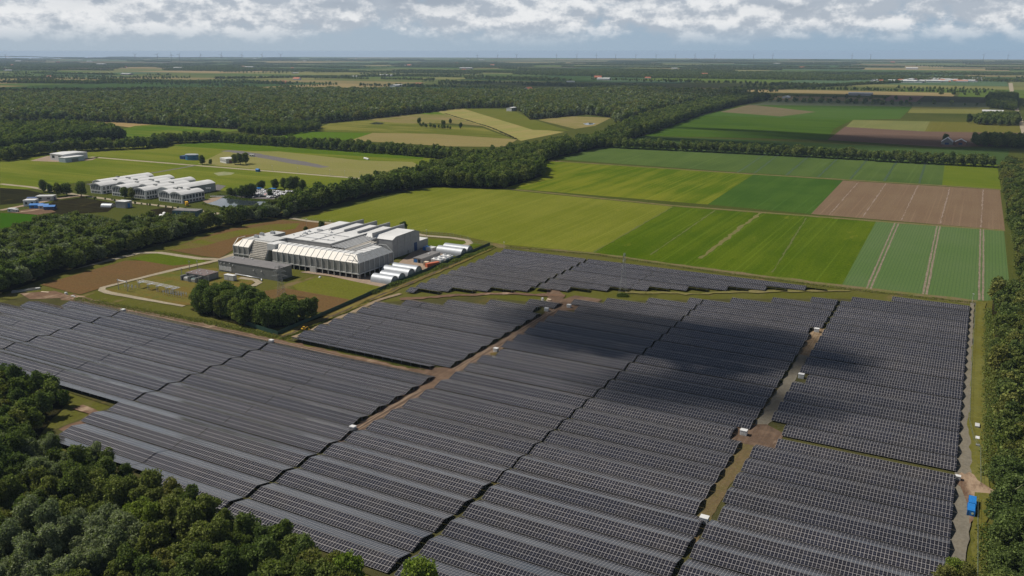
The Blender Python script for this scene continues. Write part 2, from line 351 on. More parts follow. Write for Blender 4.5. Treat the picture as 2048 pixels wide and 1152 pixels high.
fld([(1762, 202), (1785, 190), (1852, 190), (1832, 204)], GR('red_soil', S(142, 116, 104), S(128, 104, 94), .01, .3, .03), 'reddish bare plot')
fld([(1832, 204), (1856, 191), (1985, 193), (1983, 206)], GR('dark_soil', S(84, 92, 76), S(78, 86, 68), .01, .3, .03), 'dark plot beside the reddish one')
fld([(1538, 200), (1556, 192), (1772, 196), (1762, 203)], GR('tan_strip', S(150, 132, 96), S(138, 124, 88), .01, .3, .02), 'tan strip beyond the belt')
# airfield and grounds on the other side of the belt
fld([(0, 384), (0, 318), (130, 306), (330, 286), (430, 281), (870, 313), (870, 330), (700, 378), (480, 386), (430, 380), (180, 362), (60, 378)], GR('airfield_grass', S(100, 122, 40), S(116, 130, 54), .004, .55, .03, 'u', c3=S(136, 136, 72), thr=.62), 'streaked green grass of the airfield')
fld([(345, 292), (400, 283), (520, 288), (850, 313), (845, 319), (640, 308), (470, 300)], GR('airfield_green', S(82, 114, 28), S(92, 120, 34), .006, .3, .05, 'u'), 'deep green strip along the runway')
fld([(395, 328), (448, 303), (560, 303), (720, 321), (825, 324), (845, 334), (735, 357), (560, 342), (480, 335)], GR('dry_grass', S(148, 142, 88), S(136, 134, 76), .008, .35, .05, 'u'), 'dry tan grass around the club house')
ribbon('road', P([(449, 301.5), (470, 303), (505, 309), (600, 326), (650, 335)]), [14, 20, 20, 22, 12], m_asph, 'grey runway strip', jit=.5)
ribbon('road', P([(180, 314), (390, 331), (545, 343), (742, 359)]), 7, m_road, 'pale concrete road across the airfield', jit=.2)
ribbon('road', P([(392, 331), (300, 347), (175, 369)]), 5, m_asph, 'narrow road to the white office building', jit=.2)
ribbon('road', P([(0, 368), (60, 374), (110, 383), (163, 391), (240, 402), (330, 413), (440, 428)]), 6, m_road, 'pale road in front of the white office building', jit=.3)
ribbon('path', P([(0, 421), (60, 409), (115, 398), (163, 391)]), 7, m_yard, 'sandy track to the blue sheds', jit=.4)
fld([(0, 410), (0, 376), (50, 379), (112, 393), (105, 399), (60, 405)], GR('nursery', S(52, 52, 30), S(38, 38, 24), .03, .7, .3, 'u', c3=S(96, 92, 44), thr=.6), 'dark striped nursery beds by the road')
fld([(85, 418), (108, 402), (165, 395), (236, 408), (215, 424), (110, 430)], GR('nursery2', S(54, 52, 32), S(40, 36, 24), .03, .7, .3, 'u', c3=S(96, 90, 46), thr=.58), 'dark striped nursery beds by the blue sheds')
fld([(300, 420), (335, 415), (400, 424), (395, 432), (310, 430)], GR('nursery3', S(56, 54, 32), S(42, 38, 24), .03, .7, .3, 'u'), 'dark beds before the blue shed')
fld([(0, 458), (0, 426), (75, 430), (60, 446)], GR('barley', S(60, 104, 22), S(54, 98, 20), .02, .2, .1, 'u'), 'vivid green plot beside the blue sheds')
fld([(20, 425), (85, 413), (112, 424), (75, 430)], m_dirt, 'bare working yard by the blue sheds')
sheet('pond', P([(407, 406), (449, 416), (489, 411), (530, 411), (536, 403), (489, 398), (455, 395), (428, 397)]), M['water'], 'small grey pond beside the white office building')
fld([(458, 392), (506, 377), (592, 384), (548, 399), (500, 397)], m_asph, 'car park beside the pond')
sheet('pavement', P([(404, 402), (424, 396), (447, 394), (432, 402), (415, 407)]), m_yard, 'paved forecourt between offices and pond')
sheet('pavement', P([(425, 382), (433, 369), (452, 372), (440, 381)]), m_asph, 'grey yard behind the offices')
sheet('pavement', P([(60, 322), (95, 312), (170, 318), (195, 316), (200, 313), (185, 320), (140, 325)]), m_yard, 'sandy yard round the white hangar')
sheet('pavement', P([(427, 346.5), (448, 343.5), (470, 346), (462, 350), (437, 352)]), mat('faded_paint', S(150, 148, 108), .9, S(122, 132, 70), .08), 'faded landing circle on the grass')
# central patchwork beyond the tree line
fld([(545, 275), (600, 263), (745, 266), (720, 278), (640, 283)], GR('vivid_strip', S(88, 122, 34), S(82, 116, 30), .01, .3, .05, 'u'), 'vivid green plot behind the tree line')
fld([(620, 262), (660, 247), (745, 240), (965, 256), (1025, 278), (840, 268), (740, 266)], GR('striped_pasture', S(100, 114, 50), S(126, 132, 72), .006, .9, .02, 'u'), 'striped green pasture')
fld([(700, 281), (745, 266), (870, 268), (1035, 279), (1010, 294), (900, 293)], GR('dry_stubble', S(152, 138, 90), S(140, 130, 82), .008, .5, .04, 'u'), 'tan stubble behind the tree line')
fld([(735, 240), (830, 226), (935, 229), (965, 252), (905, 247), (800, 247)], GR('heath', S(150, 132, 92), S(122, 122, 64), .01, .4, .05, 'u', c3=S(104, 112, 44), thr=.55), 'dry rough ground with a pool')
fld([(800, 227), (830, 222), (880, 224), (935, 229), (905, 230)], GR('vivid2', S(98, 126, 40), S(90, 118, 36), .01, .3, .05, 'u'), 'green wedge under the avenue')
fld([(868, 222), (925, 217), (1066, 258), (1130, 264), (1042, 282), (965, 252)], GR('yellow_grass', S(166, 152, 96), S(146, 144, 82), .012, .6, .06), 'yellow hayfield running diagonally')
fld([(925, 217), (1022, 219), (1062, 238), (1140, 262), (1066, 260)], GR('green_wedge', S(108, 118, 56), S(98, 112, 48), .012, .4, .06), 'green wedge beside the hayfield')
fld([(1076, 240), (1128, 232), (1222, 236), (1190, 252), (1150, 258)], GR('sand_clearing', S(156, 140, 96), S(132, 126, 72), .02, .4, .06, 'u'), 'sandy clearing with a pool')
sheet('pond', P([(1166, 247.5), (1178, 245.5), (1191, 247), (1184, 250), (1172, 250)]), M['water'], 'pool in the sandy clearing')
sheet('pond', P([(738, 247), (752, 244.5), (770, 246), (764, 248.6), (748, 248.8)]), M['water'], 'pool in the rough ground')
ribbon('path', P([(890, 227), (985, 256), (1035, 279)]), 5, m_floor, 'dark ditch beside the hayfield', jit=1)
fld([(75, 238), (160, 232.5), (350, 245), (260, 255), (170, 243)], GR('wheat', S(176, 150, 104), S(160, 138, 92), .008, .5, .03, 'u'), 'tan wheat field in the forest')
fld([(230, 262), (270, 252), (350, 246), (470, 249), (480, 262), (290, 276), (210, 280)], GR('meadow_strip', S(80, 116, 34), S(108, 126, 54), .008, .5, .03, 'u'), 'green meadow before the forest')
fld([(350, 246), (400, 244), (600, 256), (480, 262)], GR('dull_green', S(100, 116, 72), S(92, 108, 64), .01, .4, .03, 'u'), 'dull green field at the forest edge')
# grounds of the wind tunnel
fld([(335, 500), (450, 460), (560, 440), (640, 446), (690, 449), (690, 470), (560, 470), (480, 492), (440, 517), (400, 512)], m_sorrel, 'reddish brown meadow behind the wind tunnel')
fld([(325, 503), (430, 470), (540, 449), (600, 447), (590, 458), (480, 472), (400, 495)], GR('lush_strip', S(104, 114, 44), S(112, 100, 56), .02, .5, .1, 'u'), 'green strip along the wood')
fld([(82, 570), (250, 522), (345, 522), (425, 527), (330, 545), (205, 576), (160, 590)], m_sorrel, 'reddish brown meadow behind the substation')
fld([(258, 518), (312, 506), (400, 518), (418, 526), (345, 532)], m_lush, 'green lawn inside the road bend')
fld([(205, 580), (340, 544), (430, 536), (515, 560), (488, 582), (425, 606), (360, 612), (225, 590)], GR('ochre_grass', S(126, 106, 56), S(112, 108, 54), .04, .4, .3, 'u', c3=S(88, 106, 52), thr=.5), 'ochre weedy ground of the substation')
fld([(585, 572), (640, 553), (720, 562), (790, 575), (735, 600), (660, 610), (600, 585)], m_lawn, 'mown lawn in front of the wind tunnel')
fld([(470, 590), (570, 577), (700, 600), (650, 625), (480, 620)], m_sorrel, 'reddish meadow around the tree clump')
sheet('pavement', P([(600, 545), (660, 553), (720, 566), (780, 578), (838, 553), (905, 528), (890, 512), (862, 492), (830, 500), (780, 540), (740, 552), (650, 538)]), m_yard, 'paved yard between wind tunnel and hangars')
fld([(850, 478), (935, 484), (965, 490), (930, 502), (880, 496), (855, 492)], m_lush, 'lawn inside the yard road')
ribbon('road', P([(0, 584), (60, 562), (120, 544), (240, 516), (280, 506), (320, 506), (400, 518), (440, 519), (475, 507)]), 5, m_road, 'concrete road round the wind tunnel', jit=.15)
ribbon('road', P([(436, 521), (390, 531), (345, 541), (260, 562), (206, 576), (203, 581), (215, 586), (300, 601), (368, 613)]), [5, 5, 4, 3.4, 4, 4, 3, 2.5], m_road, 'looped service road of the substation', jit=.15)
ribbon('road', P([(480, 556), (510, 560), (518, 566), (500, 576), (470, 588)]), 4, m_road, 'curved path beside the grey hall', jit=.15)
ribbon('road', P([(562, 434), (620, 443), (700, 451), (800, 462), (850, 472), (905, 476), (935, 481), (940, 487), (920, 494), (900, 505)]), 5, m_road, 'concrete road behind the wind tunnel', jit=.15)
# earth between and around the panel blocks
UNDER = [(-460, 196), (-383, 196), (-282, 192), (-282, 165), (-215, 155), (-121, 152), (-121, 60), (8, 60), (8, 494), (-54, 486), (-110, 455), (-183, 408), (-183, 280), (-460, 276)]
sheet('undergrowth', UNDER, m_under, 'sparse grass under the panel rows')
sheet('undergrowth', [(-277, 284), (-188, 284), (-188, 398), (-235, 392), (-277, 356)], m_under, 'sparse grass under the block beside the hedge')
ribbon('path', [(-185.5, 210), (-185.3, 280), (-185.2, 330), (-185.2, 392), (-196, 410), (-214, 440)], [5, 7.5, 6.5, 7, 10, 5], m_mud, 'muddy track between the panel blocks', jit=.6, step=3)
ribbon('path', [(-440, 281), (-383, 279.5), (-277, 278.5), (-190, 277)], [9, 8, 8.5, 9], m_dirt, 'bare earth track below the tree clump', jit=.7, step=3)
m_rut = mat('wheel_rut', S(70, 56, 46), .95, S(96, 78, 62), .4); m_crest = mat('rut_crest', S(168, 146, 122), .95, S(136, 114, 94), .5)
r_ = np.random.default_rng(4)
def ruts(pl, offs, n, m, lab):
    for o in offs:
        q = np.array(pl, float); yy = np.linspace(0, 1, n); x = np.interp(yy, np.linspace(0, 1, len(q)), q[:, 0]); y = np.interp(yy, np.linspace(0, 1, len(q)), q[:, 1])
        d = np.gradient(np.c_[x, y], axis=0); d /= np.linalg.norm(d, axis=1)[:, None]; w_ = o + .35 * np.sin(yy * r_.uniform(9, 22) + r_.uniform(0, 6)) + r_.normal(0, .06, n)
        ribbon('path', np.c_[x - d[:, 1] * w_, y + d[:, 0] * w_], float(r_.uniform(.28, .5)), m, lab, jit=.06, step=1.5)
LONG = [(-185.4, 206), (-185.2, 268), (-185.2, 330), (-185.3, 390)]
ruts(LONG, (-2.0, -.6, 1.1, 2.3), 60, m_rut, 'dark wheel rut in the muddy track'); ruts(LONG, (-1.3, .4, 1.7), 60, m_crest, 'pale dried crest between the ruts')
CROSS = [(-430, 280.5), (-383, 279.5), (-277, 278.5), (-196, 277)]
ruts(CROSS, (-2.6, -.5, 1.6), 70, m_rut, 'dark wheel rut in the bare earth track'); ruts(CROSS, (-1.4, .6, 2.7), 70, m_crest, 'pale dried crest along the bare earth track')
ruts([(-58.5, 381), (-56.5, 400), (-57.5, 421)], (-1.5, -.5, .5, 1.4), 26, m_crest, 'pale rut crest by the white cabin'); ruts([(-61, 279), (-56, 285), (-57, 296)], (-2, -.8, .6, 1.8), 16, m_rut, 'dark rut around the white cabin'); ruts([(-62, 290), (-55, 284), (-50, 280)], (-1.5, 0, 1.4), 16, m_crest, 'pale rut crest around the white cabin')
ruts([(-57.6, 208), (-57.4, 276)], (-.9, .9), 40, mat('worn_wheel_line', S(104, 84, 62), .95), 'wheel line in the trodden strip')
ruts([(9.4, 150), (9.7, 240), (10.8, 271), (10.6, 309), (9.2, 334), (9.0, 500)], (-.55, .65), 90, mat('gravel_wheel_line', S(112, 104, 92), .95), 'wheel line in the gravel lane'); ruts([(8.8, 283), (14, 281), (22, 279)], (-1.2, .2, 1.3), 14, m_crest, 'pale rut at the gate of the wood')
sheet('mud', [(-199, 268), (-181, 262), (-178, 286), (-190, 290), (-204, 281)], m_mud, 'churned mud where the tracks meet')
sheet('mud', P([(1125, 600), (1150, 592), (1205, 600), (1165, 622), (1120, 622), (1095, 615)]), m_mud, 'churned mud at the top of the track')
ribbon('path', [(-57.2, 206), (-57.0, 285), (-57.2, 340)], [4.6, 5.6, 5.2], GR('trodden_grass', S(122, 104, 76), S(108, 98, 64), .08, .4, .5, c3=S(136, 110, 84), thr=.55), 'trodden earth strip between the panel blocks', jit=.3, step=3)
ribbon('path', [(-56.6, 286), (-56.4, 340), (-56.8, 420)], [4.4, 4.2, 4.0], m_gravel, 'grey gravel track between the panel blocks', jit=.25, step=3)
ribbon('path', [(-57.0, 380), (-57.0, 424)], [5, 5.6], GR('light_mud', S(168, 146, 118), S(128, 108, 84), .12, .8, 1.2, c3=S(92, 78, 62), thr=.55, fine=.6), 'pale rutted mud by the white cabin', jit=.4, step=2)
sheet('mud', [(-64, 277), (-47.5, 277), (-47.5, 292), (-55, 297), (-64, 292)], m_mud, 'churned mud around the white cabin')
ribbon('path', [(9.3, 130), (9.4, 200), (9.6, 239), (10.6, 271), (10.5, 309), (9.2, 332), (9.0, 395), (9.0, 512)], [5, 5, 4.6, 6, 5, 2.7, 1.9, 1.7], m_gravel, 'grey gravel lane beside the wood', jit=.15, step=4)
ribbon('path', [(14.6, 150), (15.2, 255), (14.6, 300), (13.4, 332), (13.0, 420), (13.0, 515)], [4, 3, 5.5, 5.6, 5.4, 5.4], m_verge, 'yellow green verge between fence and wood', jit=.3, step=4)
sheet('mud', [(8.2, 287), (9.3, 290), (10.4, 289), (11.6, 291.5), (13.0, 290), (14.1, 286.5), (16.4, 284), (19, 281), (24, 280), (24, 278), (17, 278.6), (13.4, 277.4), (13.2, 270), (13.3, 259), (12.3, 256), (11.9, 266), (10.6, 273), (9.4, 279), (8.0, 281)], m_dirt, 'bare pale earth at the gate')
ribbon('path', P([(560, 672), (660, 630), (760, 588), (860, 546), (985, 494)]), [9, 10, 10, 9, 7], GR('bank_grass', S(136, 124, 66), S(120, 104, 62), .06, .6, .3, c3=S(86, 66, 46), thr=.58), 'dry grass bank along the green fence', jit=.5, step=4)
ribbon('path', P([(563, 676), (660, 635), (760, 592), (850, 554), (960, 506)]), 1.6, mat('ditch', S(70, 52, 36), .95, S(92, 76, 44), .2), 'dark ditch along the bank', jit=.5, step=4)
ribbon('path', P([(588, 676), (640, 655), (700, 628), (752, 603), (800, 588)]), 3.2, GR('sand_track', S(166, 148, 122), S(146, 128, 104), .08, .4, .5), 'sandy wheel track beside the panel ends', jit=.4, step=4)
ribbon('path', P([(800, 600), (900, 592), (1010, 588), (1130, 593)]), [5, 4, 4, 6], m_dirt, 'earth track across the grass strip', jit=.7, step=4)
ribbon('path', P([(1250, 585), (1400, 588), (1550, 583), (1700, 583)]), [4, 3, 5, 3], GR('worn_grass', S(136, 126, 84), S(122, 118, 66), .05, .6, .4, 'u'), 'worn strip between the panel blocks', jit=.9, step=4)
sheet('pavement', P([(40, 588), (110, 583), (150, 596), (60, 600)]), m_dirt, 'bare earth around the rubble')
ribbon('path', P([(155, 815), (190, 828), (165, 845), (120, 862)]), 4, m_dirt, 'earth track at the wood edge', jit=.6, step=3)

# far polder: strips of farmland out to the horizon
far_cols = [(96, 116, 60), (78, 104, 52), (112, 122, 66), (128, 132, 80), (150, 138, 92), (86, 112, 70), (168, 150, 104), (104, 124, 52), (120, 110, 84), (72, 96, 50), (140, 140, 84), (98, 122, 86)]
far_mats = [mat('far_field', S(*c, .60), .95, tuple(v * .85 for v in S(*c, .60)), .004, spec=0.0) for c in far_cols]
mb = MB(); v0 = 1400
while v0 < 16500:
    dv = float(rng.uniform(260, 420)) if rng.random() < .7 else float(rng.uniform(700, 900))
    u0 = -16000 + float(rng.uniform(0, 500))
    while u0 < 3200:
        du = float(rng.choice([300, 420, 700, 900])) * (1 if v0 < 7000 else 1.6)
        if u0 + du > -2.0 * (v0 + 1200) - 1500 and u0 < .35 * v0 + 600 and not (u0 + du > -1150 and v0 < 2200 and u0 < 60):
            zz = .35 + .02 * rng.random()
            mb.add([(u0 + 6, v0 + 5, zz), (u0 + du - 6, v0 + 5, zz), (u0 + du - 6, v0 + dv - 5, zz), (u0 + 6, v0 + dv - 5, zz)], [(0, 1, 2, 3)], int(rng.integers(len(far_mats))))
        u0 += du
    v0 += dv
tag(mb.build('farmland', far_mats), 'patchwork of far fields below the horizon', 'farmland', None, 'structure')
# ------------------------------------------------------------------ trees
def crown_arrays(seed, H, Rr, nleaf, leaf, lobes, base=.28, shape='round'):
    """leaf clusters spread through a crown made of uneven lobes; returns vertex and quad arrays"""
    r = np.random.default_rng(seed); z0 = H * base; cz = (H + z0) / 2; hz = (H - z0) / 2
    L = []
    for i in range(lobes):
        a = r.uniform(0, 6.283); rr = Rr * r.uniform(.22, .80); zf = r.uniform(-.72, .70) + (.18 if r.random() < .25 else 0)
        if shape == 'cone': rr *= (1 - zf) * .62
        k = math.sqrt(max(.12, 1 - zf * zf))
        L.append((rr * k * math.cos(a), rr * k * math.sin(a), cz + zf * hz, Rr * r.uniform(.20, .46) * (1 if shape != 'cone' else .62 + .5 * (1 - zf) / 2)))
    L.append((0, 0, cz + hz * .45, Rr * .5)); L.append((0, 0, cz, Rr * .62))
    L = np.array(L); n = nleaf
    w_ = L[:, 3] ** 2; idx = r.choice(len(L), n, p=w_ / w_.sum())
    d = r.normal(size=(n, 3)); d[:, 2] += .28; d /= np.linalg.norm(d, axis=1)[:, None]
    fz = r.uniform(.62, 1.25, len(L)); ph = r.uniform(0, 6.28, (len(L), 3))
    lump = np.sin(d[:, 0] * 6 + ph[idx, 0]) * np.sin(d[:, 1] * 6 + ph[idx, 1]) + .6 * np.sin(d[:, 2] * 9 + ph[idx, 2] + d[:, 0] * 4)
    rad = L[idx, 3] * (1 - .34 * r.random(n) ** 2.0) * (1 + .20 * lump) * (1 + np.abs(r.normal(0, .13, n)))
    c = L[idx, :3] + d * rad[:, None] * np.c_[np.ones(n), np.ones(n), fz[idx] * .92]
    # drop leaves buried deep inside another lobe
    keep = np.ones(n, bool)
    for j in range(len(L)):
        q = np.linalg.norm((c - L[j, :3]) / np.array([1, 1, .86]), axis=1); keep &= ~((q < L[j, 3] * .60) & (idx != j))
    keep &= c[:, 2] > z0 * .55; keep &= ~((lump < -.75) & (r.random(n) < .7))
    c, d = c[keep], d[keep]; n = len(c)
    nor = d * .62 + np.array([0, 0, .18]) + r.normal(size=(n, 3)) * .72; nor /= np.linalg.norm(nor, axis=1)[:, None]
    a = np.cross(nor, r.normal(size=(n, 3))); a /= np.linalg.norm(a, axis=1)[:, None]; b = np.cross(nor, a)
    s = leaf * r.uniform(.55, 1.25, n)[:, None]; e = r.uniform(.55, 1.0, n)[:, None]
    v = np.stack([c - a * s - b * s * e * .6, c + a * s * .35 - b * s * e, c + a * s + b * s * e * .55, c - a * s * .3 + b * s * e], 1).reshape(-1, 3)
    return v, n
def np_mesh(name, v, n, mats):
    me = bpy.data.meshes.new(name); me.vertices.add(len(v)); me.vertices.foreach_set('co', np.asarray(v, np.float32).ravel())
    me.loops.add(4 * n); me.loops.foreach_set('vertex_index', np.arange(4 * n, dtype=np.int32))
    me.polygons.add(n); me.polygons.foreach_set('loop_start', np.arange(0, 4 * n, 4, dtype=np.int32))
    for q in mats: me.materials.append(q)
    me.update(calc_edges=True); return me
def trunk_mesh(seed, H, Rr):
    r = np.random.default_rng(seed); b = MB(); t0 = .028 * H + .05
    top = (r.uniform(-.4, .4), r.uniform(-.4, .4), H * .55); b.bar((0, 0, -.3), top, t0, 7, t0 * .5)
    for i in range(5):
        a = r.uniform(0, 6.28); z = H * r.uniform(.24, .5); b.bar((top[0] * z / (H * .55), top[1] * z / (H * .55), z), (math.cos(a) * Rr * .6, math.sin(a) * Rr * .6, z + H * r.uniform(.12, .28)), t0 * .42, 5, t0 * .12)
    return b.mesh('trunk', M['bark'])
NEAR, MIDS, FAR = {}, {}, {}
for i, kind in enumerate(('mid', 'dark', 'silver', 'olive', 'lime')):
    NEAR[kind] = []
    for k in range(3 if kind in ('mid', 'dark') else 2):
        H = 12.0 * (1 + .1 * k); Rr = 4.9 - .3 * k; sd_ = 31 * i + 7 * k + 3
        v, n = crown_arrays(sd_, H, Rr, 7600, .36 if kind != 'silver' else .30, 34, .08)
        NEAR[kind].append((np_mesh('crown', v, n, [M['leaf_' + kind]]), trunk_mesh(sd_, H, Rr)))
far_protos = {}
def proto_coll(name, kinds, H, Rr, nleaf, leaf, lobes, nvar=4, shape='round', base=.12):
    c = bpy.data.collections.new(name)
    for i, kind in enumerate(kinds):
        for k in range(nvar):
            v, n = crown_arrays(900 + 17 * i + k + int(H * 3), H * (1 + .08 * k), Rr, nleaf, leaf, lobes, base, shape)
            c.objects.link(bpy.data.objects.new('tree_form', np_mesh('tree_form', v, n, [M['leaf_' + kind]])))
    return c
PC_mid = proto_coll('mid_woods', ['mid', 'dark', 'silver'], 13, 5.0, 2000, .58, 20, 2)
PC_belt = proto_coll('belt_woods', ['mid', 'dark'], 15, 5.2, 1200, .75, 18, 3)
PC_lane = proto_coll('lane_woods', ['mid', 'dark', 'olive'], 13, 4.6, 2400, .5, 22, 2)
PC_far = proto_coll('far_woods', ['mid', 'dark', 'olive', 'silver'], 17, 6.4, 300, 1.5, 12, 2)
PC_pop = proto_coll('poplar_woods', ['silver', 'mid'], 18, 4.6, 300, 1.35, 10, 2, 'cone')
PC_line = proto_coll('line_woods', ['mid', 'dark'], 15, 7.0, 90, 3.0, 7, 2)

def inside(poly, p):
    x, y = p[:, 0], p[:, 1]; r = np.zeros(len(p), bool); n = len(poly)
    for i in range(n):
        (x1, y1), (x2, y2) = poly[i], poly[(i + 1) % n]
        c = ((y1 > y) != (y2 > y)) & (x < (x2 - x1) * (y - y1) / (y2 - y1 + 1e-12) + x1); r ^= c
    return r
def scatter(poly, sp, jit=.42, seed=1):
    r = np.random.default_rng(seed); a = np.array(poly); lo, hi = a.min(0), a.max(0)
    nx, ny = int((hi[0] - lo[0]) / sp) + 2, int((hi[1] - lo[1]) / (sp * .87)) + 2
    gx, gy = np.meshgrid(np.arange(nx), np.arange(ny)); p = np.stack([lo[0] + (gx + .5 * (gy % 2)) * sp, lo[1] + gy * sp * .87], -1).reshape(-1, 2).astype(float)
    p += r.uniform(-jit, jit, p.shape) * sp; return p[inside(poly, p)]
NG = {}
def gn_group(coll):
    if coll.name in NG: return NG[coll.name]
    g = bpy.data.node_groups.new('scatter_' + coll.name, 'GeometryNodeTree')
    g.interface.new_socket('Geometry', in_out='INPUT', socket_type='NodeSocketGeometry'); g.interface.new_socket('Geometry', in_out='OUTPUT', socket_type='NodeSocketGeometry')
    N = g.nodes.new; i = N('NodeGroupInput'); o = N('NodeGroupOutput'); ci = N('GeometryNodeCollectionInfo'); ip = N('GeometryNodeInstanceOnPoints')
    ci.inputs['Collection'].default_value = coll; ci.inputs['Separate Children'].default_value = True; ci.inputs['Reset Children'].default_value = True
    rv = N('FunctionNodeRandomValue'); rv.data_type = 'FLOAT_VECTOR'; rv.inputs[0].default_value = (-.05, -.05, 0); rv.inputs[1].default_value = (.05, .05, 6.28)
    na = N('GeometryNodeInputNamedAttribute'); na.data_type = 'FLOAT'; na.inputs[0].default_value = 'size'
    ip.inputs['Pick Instance'].default_value = True; L = g.links.new
    L(i.outputs[0], ip.inputs['Points']); L(ci.outputs[0], ip.inputs['Instance']); L(rv.outputs[0], ip.inputs['Rotation']); L(na.outputs[0], ip.inputs['Scale']); L(ip.outputs[0], o.inputs[0])
    NG[coll.name] = g; return g
def wood(name, label, pts, coll, smin=.75, smax=1.2, seed=0, cat='wood'):
    r = np.random.default_rng(seed + 5); n = len(pts); me = bpy.data.meshes.new(name); me.vertices.add(n)
    me.vertices.foreach_set('co', np.c_[pts, np.zeros(n)].astype(np.float32).ravel())
    at = me.attributes.new('size', 'FLOAT', 'POINT'); at.data.foreach_set('value', (r.uniform(smin, smax, n) * (1 - .25 * (r.random(n) < .15))).astype(np.float32))
    me.update(); o = bpy.data.objects.new(name, me); col.objects.link(o)
    md = o.modifiers.new('trees', 'NODES'); md.node_group = gn_group(coll)
    return tag(o, label, cat, None, 'stuff')
TREES = []
def tree(x, y, s, kind, label, group, cat='tree', variant=None, sz=1.0):
    vs_ = NEAR[kind]; k = int(rng.integers(len(vs_))) if variant is None else variant; cm, tm = vs_[k]
    e = thing('tree', label, cat, (x, y, 0), float(rng.uniform(0, 6.28)), group)
    for nm, me in (('crown', cm), ('trunk', tm)):
        c = bpy.data.objects.new(nm, me); col.objects.link(c); c.parent = e
    e.scale = (s, s, s * sz); TREES.append(e); return e
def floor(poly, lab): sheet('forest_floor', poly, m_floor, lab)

# the wood in front of the panels, tree by tree
W1 = [(-95, 118), (-122, 146), (-150, 149), (-218, 150.5), (-224, 155.5), (-278, 157), (-282, 163), (-290, 172), (-300, 186), (-330, 189.5), (-350, 189.5), (-385, 189.5), (-385, 60), (-95, 60)]
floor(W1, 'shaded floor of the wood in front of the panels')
def seen(x, y, h=14, m=60):
    X = x * math.cos(TH) + y * math.sin(TH); Y = -x * math.sin(TH) + y * math.cos(TH)
    for z in (0, h):
        zc = Y * math.cos(PI_) - (z - CH) * math.sin(PI_); yc = Y * math.sin(PI_) + (z - CH) * math.cos(PI_)
        if zc < 1: continue
        px, py = 1024 + F * X / zc, 576 - F * yc / zc
        if -m < px < 2048 + m and -m < py < 1152 + m: return True
    return False
pc = G(185, 832)
sp_ = G(120, 1140); low = []
w1p = [(x, y) for x, y in scatter(W1, 5.7, .40, 3) if seen(x, y, 12, 40) and math.hypot(x - pc[0], y - pc[1]) > 10]
w1p.sort(key=lambda q: math.hypot(q[0], q[1]))
for i, (x, y) in enumerate(w1p):
    q = math.sin(x * .061 + 1.3) + math.sin(y * .083 - x * .02) + rng.normal(0, .6)
    kind = 'silver' if math.hypot(x - sp_[0], y - sp_[1]) < 21 or (q < -1.75) else 'dark' if q < -.2 else 'lime' if q > 1.75 else 'mid' if q < .9 else 'olive'
    lab = {'silver': 'grey green willow in the wood at the bottom corner', 'dark': 'dark green tree in the dense wood below the panels', 'mid': 'mid green broadleaf tree in the dense wood below the panels',
           'olive': 'yellowish green tree in the dense wood below the panels', 'lime': 'bright green tree in the dense wood below the panels'}[kind]
    sz_ = float(rng.uniform(.50, .92)) * (.78 if (x < -252 and y > 148) else 1.0)
    if i < 236: tree(x, y, sz_, kind, lab, 'trees of the wood below the panels', sz=float(rng.uniform(.95, 1.2)))
    else: low.append((x, y))
wood('woodland', 'rest of the wood at the left edge below the panels', np.array(low), PC_lane, .45, .85, 41)
tx_, ty_ = G(838, 1136, 9.0); tree(tx_, ty_, .98, 'lime', 'lone bright green tree overlapping the lowest panel row', None)
for px, py, k in ((1885, 1165, 'olive'), (1905, 1150, 'lime'), (1930, 1160, 'olive')):
    x, y = G(px, py); tree(x, y - 2, .52, k, 'low yellow green tree at the end of the lowest gravel', 'low trees at the gravel end')
# the wood along the gravel lane
W2 = [(20, 120), (19.4, 250), (19.8, 300), (19.6, 380), (19.4, 470), (18.2, 500), (19, 528), (33, 545), (34, 640), (30, 860), (27, 1180), (70, 1180), (75, 600), (62, 120)]
floor(W2, 'shaded floor of the wood along the lane')
W2p = [tuple(q) for q in scatter(W2, 6.4, .38, 9) if seen(q[0], q[1], 15, 40)]; rest = []; near2 = set(sorted(W2p, key=lambda q: math.hypot(*q))[:34])
for x, y in W2p:
    if not seen(x, y, 15, 40): continue
    if y < 292 and x < 40 and (x, y) in near2:
        q = math.sin(x * .15 + 2) + math.sin(y * .043) + rng.normal(0, .5); kind = 'dark' if q < -.1 else 'mid' if q < .9 else 'olive'
        tree(x, y, float(rng.uniform(.7, 1.05)), kind, {'dark': 'dark green tree in the wood along the gravel lane', 'mid': 'mid green tree in the wood along the gravel lane', 'olive': 'yellowish green tree in the wood along the gravel lane'}[kind], 'trees of the wood along the lane')
    else: rest.append((x, y))
wood('woodland', 'long strip of wood along the lane and the potato field', np.array(rest), PC_lane, .62, 1.05, 2)
# a bare pale trunk standing in that wood
bt = MB(); x0, y0 = G(1995, 1050); bt.bar((0, 0, 0), (1.2, 2, 11), .28, 6, .12)
for i in range(9): 
    a = i * 2.4; z = 5 + i * .75; bt.bar((z * .11, z * .18, z), (z * .11 + 2.2 * math.cos(a), z * .18 + 2.2 * math.sin(a), z + 2.2), .09, 4, .03)
e = thing('dead_tree', 'bare dead tree with a pale trunk in the wood by the blue containers', 'tree', (max(x0, 21), y0, 0)); bt.build('trunk', mat('dead_bark', (.30, .29, .16), .9), e)
